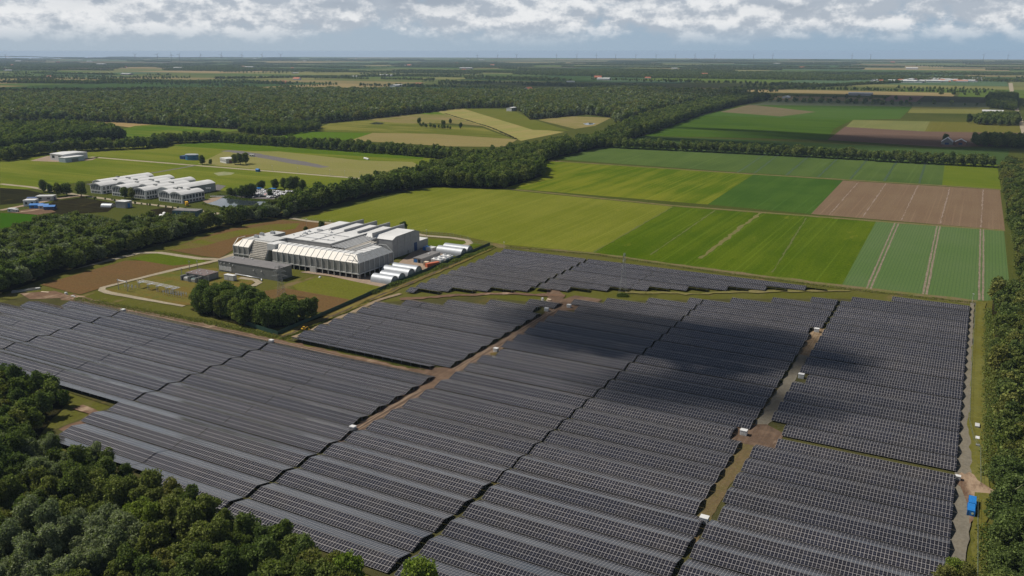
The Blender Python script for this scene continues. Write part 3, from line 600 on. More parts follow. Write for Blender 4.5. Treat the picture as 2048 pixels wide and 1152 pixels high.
# the clump in front of the substation
nf = P([(372, 622), (420, 640), (480, 655), (540, 661), (590, 652), (650, 632)])
CL = [(x + (2 if i > 3 else 0), y + 2.5) for i, (x, y) in enumerate(nf)] + [(x + 4, y + 22) for x, y in nf[::-1]]
floor(CL, 'shaded floor of the tree clump')
for x, y in scatter(CL, 5.6, .2, 4):
    k = 'dark' if rng.random() < .45 else 'mid'
    tree(x, y, float(rng.uniform(.84, 1.06)), k, {'dark': 'dark green tree in the dense clump before the substation', 'mid': 'mid green tree in the dense clump before the substation'}[k], 'trees of the clump before the substation')
# single trees one can tell apart
for px, py, s, k, lab in ((88, 384, .95, 'mid', 'tall round tree at the left end of the row by the pale road'), (101, 386, .68, 'dark', 'small dark tree second in the row by the pale road'),
        (116, 393, .95, 'olive', 'yellowish tree in the row by the pale road'), (134, 391, 1.05, 'mid', 'wide tree in the row by the pale road'), (163, 393, 1.1, 'mid', 'big round tree beside the first white gable'),
        (250, 397, .85, 'mid', 'round tree before the second white gable'), (264, 399, .8, 'olive', 'round tree overlapping the third white gable'),
        (405, 329, .85, 'dark', 'dark bush like tree between the two club houses'), (421, 330, .5, 'dark', 'low dark tree on the right of the bush by the club'),
        (470, 329, .95, 'mid', 'tree leaning over the white club house'), (481, 330, 1.0, 'dark', 'dark tree beside the white club house'), (492, 328, 1.05, 'mid', 'right tree of the group at the white club house'),
        (483, 396, .85, 'dark', 'dark tree on the bank of the pond'), (497, 394, .95, 'dark', 'twin dark tree at the car park edge'), (505, 393, 1.0, 'dark', 'tall dark tree at the car park edge'),
        (461, 392, .7, 'mid', 'narrow tree left of the car park'), (473, 392, .7, 'mid', 'narrow tree near the pond bridge'), (518, 379, .6, 'mid', 'small tree behind the blue car roofs'), (525, 378, .7, 'dark', 'round tree behind the blue car roofs'),
        (551, 379, .85, 'dark', 'pointed dark tree behind the car park'), (569, 380, .95, 'mid', 'tree in the row behind the car park'), (580, 383, 1.0, 'dark', 'dark tree in the row behind the car park'), (592, 382, 1.1, 'mid', 'tallest tree in the row behind the car park'),
        (605, 385, .9, 'dark', 'last tree of the row behind the car park'), (540, 393, .6, 'dark', 'small tree standing between parked cars'),
        (643, 459, .55, 'dark', 'dark bush behind the roof of the wind tunnel'), (612, 466, .4, 'mid', 'small bush in the meadow behind the wind tunnel'), (808, 462, .6, 'dark', 'dark bush behind the tall fins'),
        (838, 249, .9, 'dark', 'first dark tree by the dry heath'), (887, 255, 1.0, 'mid', 'round tree in the middle of the heath'), (901, 248, .7, 'dark', 'small tree at the back of the heath'), (921, 258, .8, 'dark', 'lone dark tree at the edge of the heath'),
        (1890, 284, 1.0, 'dark', 'tall dark tree beside the pale barn'), (1938, 246, 1.3, 'dark', 'dark tree group by the red roofed farm')):
    x, y = G(px, py); tree(x, y, s, k, lab, None)
# tree row between grounds, other woods: masses
mw = P([(0, 590), (120, 548), (250, 510), (350, 482), (452, 456), (556, 436), (575, 440)]) + P([(600, 400, 9), (520, 412, 9), (470, 420, 9), (410, 433, 10), (330, 425, 12), (230, 432, 12), (170, 426, 12), (95, 432, 11), (40, 452, 11), (-30, 470, 11)]) + P([(-60, 600)])
mw = [(x + 0, y + (0)) for x, y in mw]
floor(mw, 'shaded floor of the wood left of the wind tunnel')
wood('woodland', 'grey green wood between the offices and the wind tunnel', scatter(mw, 6.6, .4, 21), PC_mid, .72, 1.12, 3)
bel = P([(560, 436), (640, 420), (700, 402), (780, 386), (868, 374), (935, 377), (1000, 379), (1060, 362), (1085, 352), (1084, 325), (1125, 313), (1190, 298), (1250, 287)]) + P([(1262, 268, 12), (1180, 268, 14), (1100, 280, 14), (1000, 297, 13), (900, 317, 13), (830, 337, 13), (740, 354, 13), (680, 370, 13), (632, 380, 12), (592, 395, 11)])
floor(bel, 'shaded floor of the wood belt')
wood('woodland', 'dark wood belt running between airfield and green fields', scatter(bel, 6.9, .4, 22), PC_belt, .78, 1.2, 4)
be2 = P([(1215, 292), (1290, 271), (1400, 231), (1470, 212), (1540, 198)]) + P([(1500, 186, 13), (1400, 200, 13), (1300, 225, 14), (1230, 250, 14), (1190, 270, 14)])
floor(be2, 'shaded floor of the upper belt')
wood('woodland', 'upper end of the wood belt beside the shaded strips', scatter(be2, 8.2, .4, 23), PC_belt, .8, 1.25, 5)
def linewood(name, lab, pl, width, sp, coll, smin, smax, seed):
    pl = [np.array(q) for q in pl]; r = np.random.default_rng(seed); o = []
    for a, b in zip(pl[:-1], pl[1:]):
        L_ = np.linalg.norm(b - a); d = (b - a) / L_; nn = np.array([-d[1], d[0]])
        for s_ in np.arange(0, L_, sp): 
            for w_ in np.arange(-width / 2, width / 2 + .1, sp): o.append(a + d * (s_ + r.uniform(-.3, .3) * sp) + nn * (w_ + r.uniform(-.3, .3) * sp))
    return wood(name, lab, np.array(o), coll, smin, smax, seed, 'tree row')
linewood('tree_row', 'long clipped tree row beyond the blue green field', P([(1200, 294), (1400, 303), (1600, 313), (1740, 320)]), 13, 6.0, PC_belt, .72, .92, 31)
linewood('tree_row', 'short tree row before the shaded strip', P([(1752, 322), (1870, 328), (1986, 334)]), 13, 6.0, PC_belt, .72, .92, 32)
linewood('tree_row', 'tree row between the airfield and the striped pasture', P([(432, 283), (560, 292), (700, 302), (800, 309), (880, 316), (940, 322)]), 14, 7.0, PC_belt, .7, 1.0, 33)
linewood('tree_row', 'tree row behind the white hangar', P([(0, 322), (60, 310), (130, 304), (200, 300), (300, 296), (330, 287), (432, 283)]), 24, 7.0, PC_belt, .75, 1.1, 34)
linewood('tree_row', 'young trees along the pale road before the offices', P([(175, 397), (240, 404), (300, 411), (370, 420)]), .4, 7.5, PC_mid, .16, .22, 35)
linewood('tree_row', 'avenue trees along the edge of the big forest', P([(650, 244), (740, 236), (850, 225), (920, 218), (1010, 216)]), 3, 15, PC_belt, .6, .8, 36)
linewood('tree_row', 'low hedge of trees in the heath', P([(842, 253), (870, 256), (905, 259)]), 5, 6, PC_belt, .35, .55, 37)
fl = P([(-40, 312), (60, 296), (120, 288), (180, 284), (255, 276)]) + P([(258, 262, 12), (190, 247, 13), (110, 245, 13), (-40, 246, 13)])
floor(fl, 'shaded floor of the left forest'); wood('woodland', 'dark wood at the far left behind the hangar', scatter(fl, 8, .4, 24), PC_belt, .85, 1.3, 6)
wood('woodland', 'small wood around the orange roofed house', scatter(P([(480, 268), (560, 272), (640, 262), (640, 254), (560, 258), (490, 260)]), 8, .4, 25), PC_belt, .7, 1.0, 7)
big = P([(-120, 250), (60, 244), (90, 240), (250, 246), (345, 252), (455, 258), (560, 256), (640, 248), (740, 238), (850, 226), (920, 217), (1025, 215), (1045, 226), (1060, 240), (1120, 235), (1170, 229), (1225, 236), (1235, 250), (1300, 228), (1400, 203), (1500, 190)]) + \
    P([(1480, 183, 10), (1250, 177, 10), (1000, 182, 10), (700, 178, 10), (400, 178, 10), (200, 180, 10), (-150, 182, 10)])
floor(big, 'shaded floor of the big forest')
wood('forest', 'big dark forest stretching across the middle distance', scatter(big, 10.5, .42, 26), PC_far, .5, 1.22, 8, 'forest')
wood('forest', 'pale green poplar plantation beside the hayfield', scatter(P([(1030, 217), (1050, 232), (1100, 232), (1180, 222), (1300, 212), (1280, 204), (1150, 206), (1040, 208)]), 7.5, .25, 27), PC_pop, .8, 1.1, 9, 'forest')
# tree lines of the far polder
fp = []
r_ = np.random.default_rng(77)
for i in range(270):
    v_ = 2400 * (6.2 ** r_.random()); u_ = r_.uniform(-1.95 * v_ - 300, .30 * v_ + 250); L_ = r_.uniform(80, 620) * (1 + v_ / 9000)
    if r_.random() < .82: 
        s_ = np.arange(0, L_, r_.choice([11, 13, 22, 34])); w_ = r_.choice([1, 1, 2, 4])
        for k in range(w_): fp.append(np.c_[u_ + s_ + r_.normal(0, 2, len(s_)), v_ + k * 12 + r_.normal(0, 3, len(s_))])
    else:
        s_ = np.arange(0, L_ * .7, 16); fp.append(np.c_[u_ + r_.normal(0, 2, len(s_)), v_ + s_])
for i in range(150):
    v_ = 4300 * (3.4 ** r_.random()); u_ = r_.uniform(-1.95 * v_ - 300, .30 * v_ + 250)
    nx, ny = int(r_.uniform(25, 110)), int(r_.uniform(6, 26)); g_ = np.stack(np.meshgrid(np.arange(nx), np.arange(ny)), -1).reshape(-1, 2) * 15.0
    fp.append(g_ + np.array([u_, v_]) + r_.normal(0, 3, g_.shape))
for pl, ww in (((1030, 188, 0, 1230, 186, 0), 4), ((1180, 178, 0, 1330, 181, 0), 3), ((1440, 180, 0, 1560, 180, 0), 4), ((1560, 178, 0, 1800, 166, 0), 3), ((1610, 148, 0, 1990, 150, 0), 16), ((1240, 155, 0, 1370, 156, 0), 6), ((1360, 144, 0, 1420, 148, 0), 5), ((200, 163, 0, 400, 167, 0), 6), ((430, 158, 0, 900, 152, 0), 3), ((0, 166, 0, 190, 168, 0), 5)):
    a, b = np.array(G(pl[0], pl[1])), np.array(G(pl[3], pl[4])); n = int(np.linalg.norm(b - a) / 7.5) + 1
    for k in range(ww): fp.append(a + (b - a) * np.linspace(0, 1, n)[:, None] + r_.normal(0, 4, (n, 2)) + np.array([0, k * 13.0]))
fp = np.concatenate(fp)
ok = ~inside(big, fp)
for f_ in (be2,): ok &= ~inside(f_, fp)
wood('woodland', 'tree lines and small woods of the far polder', fp[ok], PC_line, .42, .85, 10)
for pl, lab in ((P([(1940, 292), (1990, 296), (2060, 298), (2060, 288), (1990, 284), (1950, 284)]), 'dark trees round the farm at the tree row end'), (P([(1945, 249), (2000, 252), (2036, 252), (2036, 240), (2000, 236), (1960, 238)]), 'dark trees round the red roofed farm'),
                (P([(1975, 215), (2030, 222), (2034, 195), (1990, 190), (1972, 200)]), 'dark trees along the avenue')):
    wood('woodland', lab, scatter(pl, 9, .4, 28), PC_belt, .8, 1.1, 11)
# hedge along the green fence and rough weeds
def weeds(name, lab, pl, width, h, n, leaf, m, seed, cat):
    r = np.random.default_rng(seed); pl = np.array(pl); seg = np.linalg.norm(np.diff(pl, axis=0), axis=1); cum = np.r_[0, np.cumsum(seg)]
    s_ = r.uniform(0, cum[-1], n); x = np.interp(s_, cum, pl[:, 0]); y = np.interp(s_, cum, pl[:, 1])
    i = np.clip(np.searchsorted(cum, s_) - 1, 0, len(seg) - 1); d = np.diff(pl, axis=0)[i] / seg[i][:, None]
    o = r.normal(0, width / 2.6, n); lump = .65 + .35 * np.sin(s_ * .23 + 3 * np.sin(s_ * .07)); hh = h * lump
    c = np.c_[x - d[:, 1] * o, y + d[:, 0] * o, hh * r.random(n) ** .6 * np.exp(-(o / width * 1.6) ** 2) + .15]
    a = r.normal(size=(n, 3)); a /= np.linalg.norm(a, axis=1)[:, None]; b = np.cross(a, r.normal(size=(n, 3))); b /= np.linalg.norm(b, axis=1)[:, None]; q = leaf * r.uniform(.5, 1.2, n)[:, None]
    v = np.stack([c - a * q, c - b * q * .6, c + a * q, c + b * q * .6], 1).reshape(-1, 3)
    ob = bpy.data.objects.new(name, np_mesh(name, v, n, [m])); col.objects.link(ob); return tag(ob, lab, cat, None, 'stuff')
weeds('hedge_growth', 'ragged green growth along the fence beside the hangars', P([(740, 590), (800, 567), (860, 544), (920, 520), (985, 494)]), 4.5, 2.4, 9000, .42, M['leaf_mid'], 5, 'undergrowth')
weeds('weed_growth', 'low weeds along the ditch bank', P([(562, 680), (660, 640), (740, 602)]), 3, .9, 3000, .3, M['leaf_olive'], 6, 'undergrowth')
weeds('weed_growth', 'green weeds beside the earth track below the clump', P([(150, 598), (250, 616), (350, 634), (450, 652), (552, 676)]), 5, 1.0, 6500, .38, M['leaf_olive'], 7, 'undergrowth')
weeds('weed_growth', 'green weeds below the lowest row by the track', P([(590, 681), (680, 702), (780, 727), (850, 742)]), 1.6, .6, 2600, .25, M['leaf_olive'], 8, 'undergrowth')
weeds('weed_growth', 'weeds on the ditch bank below the beet field', P([(1010, 494), (1190, 510), (1440, 546), (1690, 578), (1950, 607)]), 3.0, .8, 6500, .36, M['leaf_olive'], 9, 'undergrowth')
weeds('bush_growth', 'green bush under the lattice pylon', P([(1234, 592), (1256, 593)]), 3.0, 1.8, 900, .38, M['leaf_mid'], 10, 'bush')
weeds('bush_growth', 'bushes at the edge of the wood along the lane', [(16.6, 150), (16.6, 256)], 3.5, 2.2, 5000, .38, M['leaf_mid'], 11, 'bush')
weeds('bush_growth', 'bushes along the wood edge behind the fence', [(16.8, 290), (16.8, 340), (16.6, 500)], 3.5, 2.0, 7000, .38, M['leaf_mid'], 12, 'bush')
weeds('reed_growth', 'reeds round the pond', P([(407, 408), (449, 418), (489, 413)]), 3, 1.2, 1500, .5, M['leaf_olive'], 13, 'reeds')
weeds('reed_growth', 'green bank between pond and car park', P([(436, 391), (470, 397), (510, 401), (540, 402)]), 6, 1.6, 2600, .6, M['leaf_mid'], 14, 'reeds')

# ------------------------------------------------------------------ solar rows (tents of two panel slopes)
PITCH, V0, HR, HE, RUN = 11.2104, 428.92, 2.2, .88, 5.27
def panel_mat():
    m, t, b, o = newmat('solar_panel'); uv = t.n('ShaderNodeUVMap'); s = t.n('ShaderNodeSeparateXYZ'); t.l(uv.outputs[0], s.inputs[0])
    u, v = s.outputs[0], s.outputs[1]
    fu = t.m('FRACT', u); fv = t.m('FRACT', v)
    du = t.m('ABSOLUTE', t.m('SUBTRACT', fu, .5)); dv = t.m('ABSOLUTE', t.m('SUBTRACT', fv, .5))
    line = t.m('MAXIMUM', t.m('GREATER_THAN', du, .464), t.m('GREATER_THAN', dv, .474)); half = t.m('LESS_THAN', dv, .014)
    wn = t.n('ShaderNodeTexWhiteNoise', noise_dimensions='2D'); c = t.n('ShaderNodeCombineXYZ'); t.l(t.m('FLOOR', u), c.inputs[0]); t.l(t.m('FLOOR', v), c.inputs[1]); t.l(c.outputs[0], wn.inputs['Vector'])
    g = t.n('ShaderNodeNewGeometry').outputs['Position']; patch = t.noise(g, .03, 3, .6)
    f = t.m('ADD', t.m('MULTIPLY', wn.outputs[0], .55), t.m('MULTIPLY', t.ramp(patch, .35, .65), .45))
    cell = t.mix(f, (.0125, .0110, .0120), (.015, .0155, .024))
    dust = t.noise(g, .15, 4, .6)
    cell = t.mix(t.m('MULTIPLY', t.ramp(dust, .4, .8), .10), cell, (.16, .14, .12))
    cc = t.mix(t.m('MULTIPLY', half, .5), cell, (.30, .29, .29)); cc = t.mix(line, cc, (.34, .325, .315)); oi = t.n('ShaderNodeObjectInfo'); cc = t.mix(1.0, cc, t.mix(oi.outputs['Random'], (.86, .86, .87), (1.12, 1.10, 1.08)), 'MULTIPLY')
    t.l(cc, b.inputs['Base Color']); t.l(t.mix(line, t.mix(oi.outputs['Random'], (.07,) * 3, (.15,) * 3), (.5,) * 3), b.inputs['Roughness']); b.inputs['IOR'].default_value = 1.5; b.inputs['Specular IOR Level'].default_value = .5
    return m
M['panel'] = panel_mat()
M['back'] = mat('panel_back', (.05, .05, .052), .7)
def slope(sign, segs):
    """one tilted plane of modules; sign -1 faces the camera, +1 faces away; segs are ranges along the row"""
    b = MB(); y0, y1 = sign * .06, sign * (.06 + RUN); th = .05
    for a, c in segs:
        if c - a < .5: continue
        q = [(a, y0, HR), (c, y0, HR), (c, y1, HE), (a, y1, HE)]
        if sign > 0: q = q[::-1]; uv = [(a, 3), (c, 3), (c, 0), (a, 0)]
        else: uv = [(a, 0), (c, 0), (c, 3), (a, 3)]
        q = q if sign > 0 else [q[3], q[2], q[1], q[0]]; uv = uv if sign > 0 else [(a, 3), (c, 3), (c, 0), (a, 0)]
        b.add(q, [(0, 1, 2, 3)], 0, [uv]); r = [(x, y, z - th) for x, y, z in q]; b.add(r, [(3, 2, 1, 0)], 1)
        b.add(q + r, [(0, 4, 5, 1), (1, 5, 6, 2), (2, 6, 7, 3), (3, 7, 4, 0)], 1)
    return b
def frame(segs_f, segs_b):
    b = MB()
    for sign, segs in ((-1, segs_f), (1, segs_b)):
        for a, c in segs:
            n = max(1, int((c - a) / 5.0))
            for i in range(n + 1):
                x = a + .3 + (c - a - .6) * i / n
                b.box(x - .05, sign * 4.4 - .05, -.2, x + .05, sign * 4.4 + .05, HE + .12); b.box(x - .05, sign * 1.4 - .05, -.2, x + .05, sign * 1.4 + .05, HR - .5)
                y = [sign * .1, sign * 5.1]; z = [HR - .12, HE - .10]
                b.add([(x - .04, y[0], z[0]), (x + .04, y[0], z[0]), (x + .04, y[1], z[1]), (x - .04, y[1], z[1]), (x - .04, y[0], z[0] - .1), (x + .04, y[0], z[0] - .1), (x + .04, y[1], z[1] - .1), (x - .04, y[1], z[1] - .1)],
                      [(0, 1, 2, 3), (7, 6, 5, 4), (0, 4, 5, 1), (1, 5, 6, 2), (2, 6, 7, 3), (3, 7, 4, 0)])
            b.box(a, sign * 4.4 - .04, HE + .0, c, sign * 4.4 + .04, HE + .07)
    return b
def split(a, c, seams):
    o = []; 
    for s in sorted(x for x in seams if a + 1 < x < c - 1): o.append((a, s - .16)); a = s + .16
    o.append((a, c)); return o
def row(k, fr, bk, label, group, seams=()):
    y = V0 - PITCH * k; sf = split(*fr, seams) if fr else []; sb = split(*bk, seams) if bk else []
    a = min([q[0] for q in (fr, bk) if q]); e = thing('solar_row', label, 'solar panels', (a, y, float(rng.normal(0, .035))), float(rng.normal(0, .0006)), group)
    def sh(s): return [(p - a, q - a) for p, q in s]
    if sf: slope(-1, sh(sf)).build('panel_slope', [M['panel'], M['back']], e)
    if sb: slope(1, sh(sb)).build('panel_slope', [M['panel'], M['back']], e)
    frame(sh(sf), sh(sb)).build('support_frame', M['steel'], e)
    return e
# wood side block
def lab(i, n, far, where): return '%s solar row from the far end of block %s' % (ordn(i), where) if i < n - 4 else '%s solar row from the near end of block %s' % (ordn(n - 1 - i), where)
ks = list(range(-6, 26))
for i, k in enumerate(ks):
    l = {-6: -30.3, -5: -49.8, 7: -49.8, 12: -48, 13: -47.9}.get(k, -54.1); lb = l
    if k == 11: lb = -54.1
    if k == 18: l = lb = -52.6
    row(k, (l, 7.7), None if k == 13 else (lb, 7.7), lab(i, len(ks), 0, 'beside the wood'), 'solar rows beside the wood')
ks = list(range(-4, 27))
for i, k in enumerate(ks):
    l = {-4: -69.4, -3: -88.1, -2: -107.8}.get(k, -120.4 if k < 20 else -119.6)
    r = {1: -60.5, 13: -63.5, 12: -59.2}.get(k, -59.2 if 2 <= k <= 18 else -55.7)
    row(k, (l, r), (l, r if k != 1 else -59.2), lab(i, len(ks), 0, 'left of the gravel track'), 'solar rows left of the gravel track')
ks = list(range(-1, 25))
for i, k in enumerate(ks):
    l = {-1: -128.3, 0: -147.9, 1: -168.0, 2: -182.9, 3: -175.5, 10: -178.6}.get(k, -181.9 if k < 19 else -182.4)
    r = -121.2 if k < 20 else -121.7
    row(k, (l, r), (l, r), lab(i, len(ks), 0, 'between muddy track and thin seam'), 'solar rows right of the muddy track')
ks = list(range(14, 25))
for i, k in enumerate(ks):
    l = {21: -279.2, 22: -279.2, 23: -275.5, 24: -217.6}.get(k, -277.4); r = -188.2 if k < 19 else -184.1
    row(k, (l, r), (-276 if k == 24 else l, r), lab(i, len(ks), 0, 'below the clump reaching the willow wood'), 'solar rows below the tree clump', (-230.6,))
for nm, l0, r0, where, gp, seam in (('B', -381.4, -278.6, 'below the substation loop', 'solar rows below the substation', -329.5), ('A', None, -382.7, 'at the rubble heap', 'solar rows by the rubble heap', -413.0)):
    ks = list(range(14, 22))
    for i, k in enumerate(ks):
        l = l0 if l0 else {14: -422.8, 15: -441.8, 16: -461.5, 17: -481}.get(k, -490)
        row(k, None if k == 21 else (l, r0), (l, r0), lab(i, len(ks), 0, where), gp, (seam,))
ks = list(range(3, 14))
for i, k in enumerate(ks):
    l = {6: -263.1, 5: -243.1, 4: -223.1, 3: -204.7, 13: -274}.get(k, -275.7); r = {3: -187.2, 4: -194.5, 13: -195.5}.get(k, -188.6)
    row(k, None if k == 13 else (l, r), (l, r), lab(i, len(ks), 0, 'beside the hedge'), 'solar rows beside the hedge', (-252.0,))
ks = list(range(-6, 4))
for i, k in enumerate(ks):
    r = {1: -215.3, 2: -235.2, 3: -254.8}.get(k, -215.4); rb = {2: -222.5, 3: -242}.get(k, -215.4)
    row(k, (-276.8, r), (-276.8, rb), lab(i, len(ks), 0, 'behind the grass strip by the hangars'), 'far solar rows by the hangars')
row(4, (-276.2, -270.5), (-276.2, -258), 'short solar table with a stub of panels at the hedge corner', 'far solar rows by the hangars')
ks = list(range(-6, 1))
for i, k in enumerate(ks):
    r = {0: -195.0, -1: -175.5, -2: -155.6, -3: -135.8, -4: -115.8, -5: -96.2, -6: -76.1}[k]
    row(k, (-213.8, r), (-213.8, r + 10.2), lab(i, len(ks), 0, 'around the lattice pylon'), 'far solar rows by the pylon', (-165.4,))
row(1, None, (-213.8, -205), 'dark stub of a panel table below the pylon block', 'far solar rows by the pylon')
# transformer cabins of the solar park
def make_cabin():
    e = thing('transformer_cabin', 'x', 'cabin', (0, 0, 0)); b = MB(); b.box(-1.5, -1.25, .25, 1.5, 1.25, 2.75); b.build('body', M['white_wall'], e)
    b = MB(); b.poly([(-1.62, -1.37), (1.62, -1.37), (1.62, 1.37), (-1.62, 1.37)], 2.753, 2.93); b.build('roof', M['white_roof'], e)
    b = MB(); b.box(-1.7, -1.45, -.3, 1.7, 1.45, .247); b.build('foundation', M['concrete'], e)
    for x in (-.95, .05): b = MB(); b.box(x, -1.285, .35, x + .88, -1.253, 2.5); d = b.build('door', M['gray_light'], e)
    b = MB(); b.box(1.253, -.7, 1.2, 1.28, .7, 2.2); b.build('vent', M['gray_wall'], e)
    return e
cb = make_cabin(); first = True
for px, py, s, lb in ((1138, 616, 1.0, 'white transformer cabin on the mud at the top of the track'), (1093, 623, 1.0, 'white cabin tucked against the panels by the track head'), (992, 704, 1.0, 'white cabin halfway down the muddy track'), (543, 687, .95, 'white cabin at the bare earth track near the hedge'),
        (247, 625, .95, 'white cabin at the left end of the bare earth track'), (706, 862, 1.0, 'white cabin at the foot of the muddy track'), (1633, 665, 1.1, 'white cabin on pale rutted mud'), (1602, 757, 1.1, 'white cabin in the notch of the wood side block'), (1487, 871, 1.15, 'white cabin on churned mud at the track crossing'), (1408, 1047, 1.15, 'white cabin with an open top hatch at the narrow strip')):
    e = cb if first else copy_tree(cb); first = False
    x, y = G(px, py); s *= .68; e.location = (x, y, .02); e.scale = (s, s, s); e['label'] = lb; e['group'] = 'white cabins of the solar park'
x, y = G(1915, 961); e = copy_tree(cb); e.location = (x, y, 0); e.scale = (.5, .55, .6); e['label'] = 'small pale switch box at the end of a panel row'; e['group'] = 'white cabins of the solar park'

# ------------------------------------------------------------------ wind tunnel
def part(b, name, m, root, smooth=False):
    o = b.build(name, m, root, smooth); ox, oy = root.location.x, root.location.y
    o.location = (-ox, -oy, 0); return o
wt = thing('wind_tunnel', 'large wind tunnel with ribbed cream ring duct on columns and white roofed halls', 'industrial building', (-360, 400, 0))
A0, A1, VF, UE = -388.0, -318.3, 389.9, 424.7
b = MB()
b.add([(A0, VF, 3.4), (A1, VF, 3.4), (A1, VF, 9.8), (A0, VF, 9.8)], [(0, 1, 2, 3)], 0)
b.add([(A0, VF, 9.8), (A1, VF, 9.8), (-323, 394.6, 13.8), (A0, 394.6, 13.8)], [(0, 1, 2, 3)], 1)
b.add([(A0, 394.6, 13.8), (-323, 394.6, 13.8), (-329.4, 401, 13.8), (A0, 401, 13.8)], [(0, 1, 2, 3)], 2)
b.add([(A0, 401, 13.8), (-329.4, 401, 13.8), (-333.9, 405.5, 9.8), (A0, 405.5, 9.8)], [(0, 1, 2, 3)], 1)
b.add([(A0, 405.5, 9.8), (-333.9, 405.5, 9.8), (-333.9, 405.5, 0), (A0, 405.5, 0)], [(0, 1, 2, 3)], 0)
b.add([(A0, VF, 3.4), (A0, 405.5, 3.4), (-333.9, 405.5, 3.4), (A1, VF, 3.4)], [(0, 1, 2, 3)], 0)
part(b, 'front_duct', [M['gray_panel'], M['cream'], M['white_roof']], wt)
b = MB()
b.add([(A1, VF, 3.4), (A1, UE, 3.4), (A1, UE, 9.8), (A1, VF, 9.8)], [(0, 1, 2, 3)], 0)
b.add([(A1, VF, 9.8), (A1, UE, 9.8), (-323, 420, 13.8), (-323, 394.6, 13.8)], [(0, 1, 2, 3)], 1)
b.add([(A1, UE, 9.8), (-333.9, UE, 9.8), (-329.4, 420, 13.8), (-323, 420, 13.8)], [(0, 1, 2, 3)], 1)
b.add([(-323, 394.6, 13.8), (-323, 420, 13.8), (-329.4, 420, 13.8), (-329.4, 401, 13.8)], [(0, 1, 2, 3)], 2)
b.add([(-329.4, 401, 13.8), (-329.4, 420, 13.8), (-333.9, UE, 9.8), (-333.9, 405.5, 9.8)], [(0, 1, 2, 3)], 1)
b.add([(A1, UE, 3.4), (-333.9, UE, 3.4), (-333.9, UE, 9.8), (A1, UE, 9.8)], [(0, 1, 2, 3)], 0)
b.add([(A1, VF, 3.4), (-333.9, 405.5, 3.4), (-333.9, UE, 3.4), (A1, UE, 3.4)], [(0, 1, 2, 3)], 0)
b.add([(-333.9, 405.5, 0), (-333.9, UE, 0), (-333.9, UE, 9.8), (-333.9, 405.5, 9.8)], [(0, 1, 2, 3)], 0)
part(b, 'end_duct', [M['gray_panel'], M['gray_light'], M['white_roof']], wt)
L0, L1 = -422.5, -408.2
b = MB()
b.add([(L0, VF, 0), (L1, VF, 0), (L1, VF, 9.8), (L0, VF, 9.8)], [(0, 1, 2, 3)], 0)
b.add([(L0, VF, 9.8), (L1, VF, 9.8), (L1, 394.6, 13.8), (-418, 394.6, 13.8)], [(0, 1, 2, 3)], 1)
b.add([(-418, 394.6, 13.8), (L1, 394.6, 13.8), (L1, 424, 13.8), (-418, 424, 13.8)], [(0, 1, 2, 3)], 2)
b.add([(L0, VF, 9.8), (-418, 394.6, 13.8), (-418, 424, 13.8), (L0, 428, 9.8)], [(0, 1, 2, 3)], 1)
b.add([(L0, 428, 0), (L0, VF, 0), (L0, VF, 9.8), (L0, 428, 9.8)], [(0, 1, 2, 3)], 0)
b.add([(L1, VF, 0), (L1, 424, 0), (L1, 424, 13.8), (L1, 394.6, 13.8), (L1, VF, 9.8)], [(0, 1, 2, 3, 4)], 0)
b.add([(L0, 428, 0), (L0, 428, 9.8), (-418, 424, 13.8), (L1, 424, 13.8), (L1, 424, 0)], [(0, 1, 2, 3, 4)], 0)
part(b, 'left_duct', [M['gray_panel'], M['cream'], M['gray_light']], wt)
def rib(x, y, axis, root, cut=1.0, h0=-.1):
    r = MB()
    if axis == 'v':
        r.box(x - .20, y - .42, h0, x + .20, y - .004, 9.95); e = .18; n = [(y - .3, 9.8), (y + 4.7 * cut, 9.8 + 4.0 * cut)]
        r.add([(x - e, n[0][0], n[0][1] + .05), (x + e, n[0][0], n[0][1] + .05), (x + e, n[1][0], n[1][1] + .30), (x - e, n[1][0], n[1][1] + .30), (x - e, n[0][0] + .3, n[0][1] - .2), (x + e, n[0][0] + .3, n[0][1] - .2), (x + e, n[1][0], n[1][1] - .1), (x - e, n[1][0], n[1][1] - .1)],
              [(0, 1, 2, 3), (0, 4, 5, 1), (1, 5, 6, 2), (2, 6, 7, 3), (3, 7, 4, 0)])
        r.box(x - .16, y + 4.7, 13.75, x + .16, y + 11, 14.05)
    else:
        r.box(x + .004, y - .20, h0, x + .42, y + .20, 9.95); e = .18
        r.add([(x + .3, y - e, 9.85), (x + .3, y + e, 9.85), (x - 4.7, y + e, 14.1), (x - 4.7, y - e, 14.1), (x, y - e, 9.6), (x, y + e, 9.6), (x - 4.7, y + e, 13.7), (x - 4.7, y - e, 13.7)],
              [(0, 1, 2, 3), (0, 4, 5, 1), (1, 5, 6, 2), (2, 6, 7, 3), (3, 7, 4, 0)][::1])
        r.box(x - 11, y - .16, 13.75, x - 4.7, y + .16, 14.05)
    part(r, 'column_rib', M['gray_light'], root)
for i in range(15): rib(A1 - .5 - 4.65 * i, VF, 'v', wt, 1.0 if i else .2)
for i in range(8): rib(A1, VF + .6 + 4.85 * i, 'u', wt)
for i in range(4): rib(L0 + .3 + 4.5 * i, VF, 'v', wt)
b = MB(); b.box(A0, VF - .5, 2.9, A1 + .5, VF - .006, 3.45); part(b, 'sill_beam', M['gray_light'], wt)
b = MB(); b.box(A1 + .006, VF, 2.9, A1 + .5, UE, 3.45); part(b, 'sill_beam', M['gray_light'], wt)
b = MB(); b.box(L0 - .1, VF - .5, 4.3, L1, VF - .006, 4.85); part(b, 'sill_beam', M['gray_light'], wt)
b = MB(); b.box(A0, 394.5, 0, -334, 405.4, 3.3); b.box(-333.8, 396, 0, -324, UE - 1.5, 3.3)
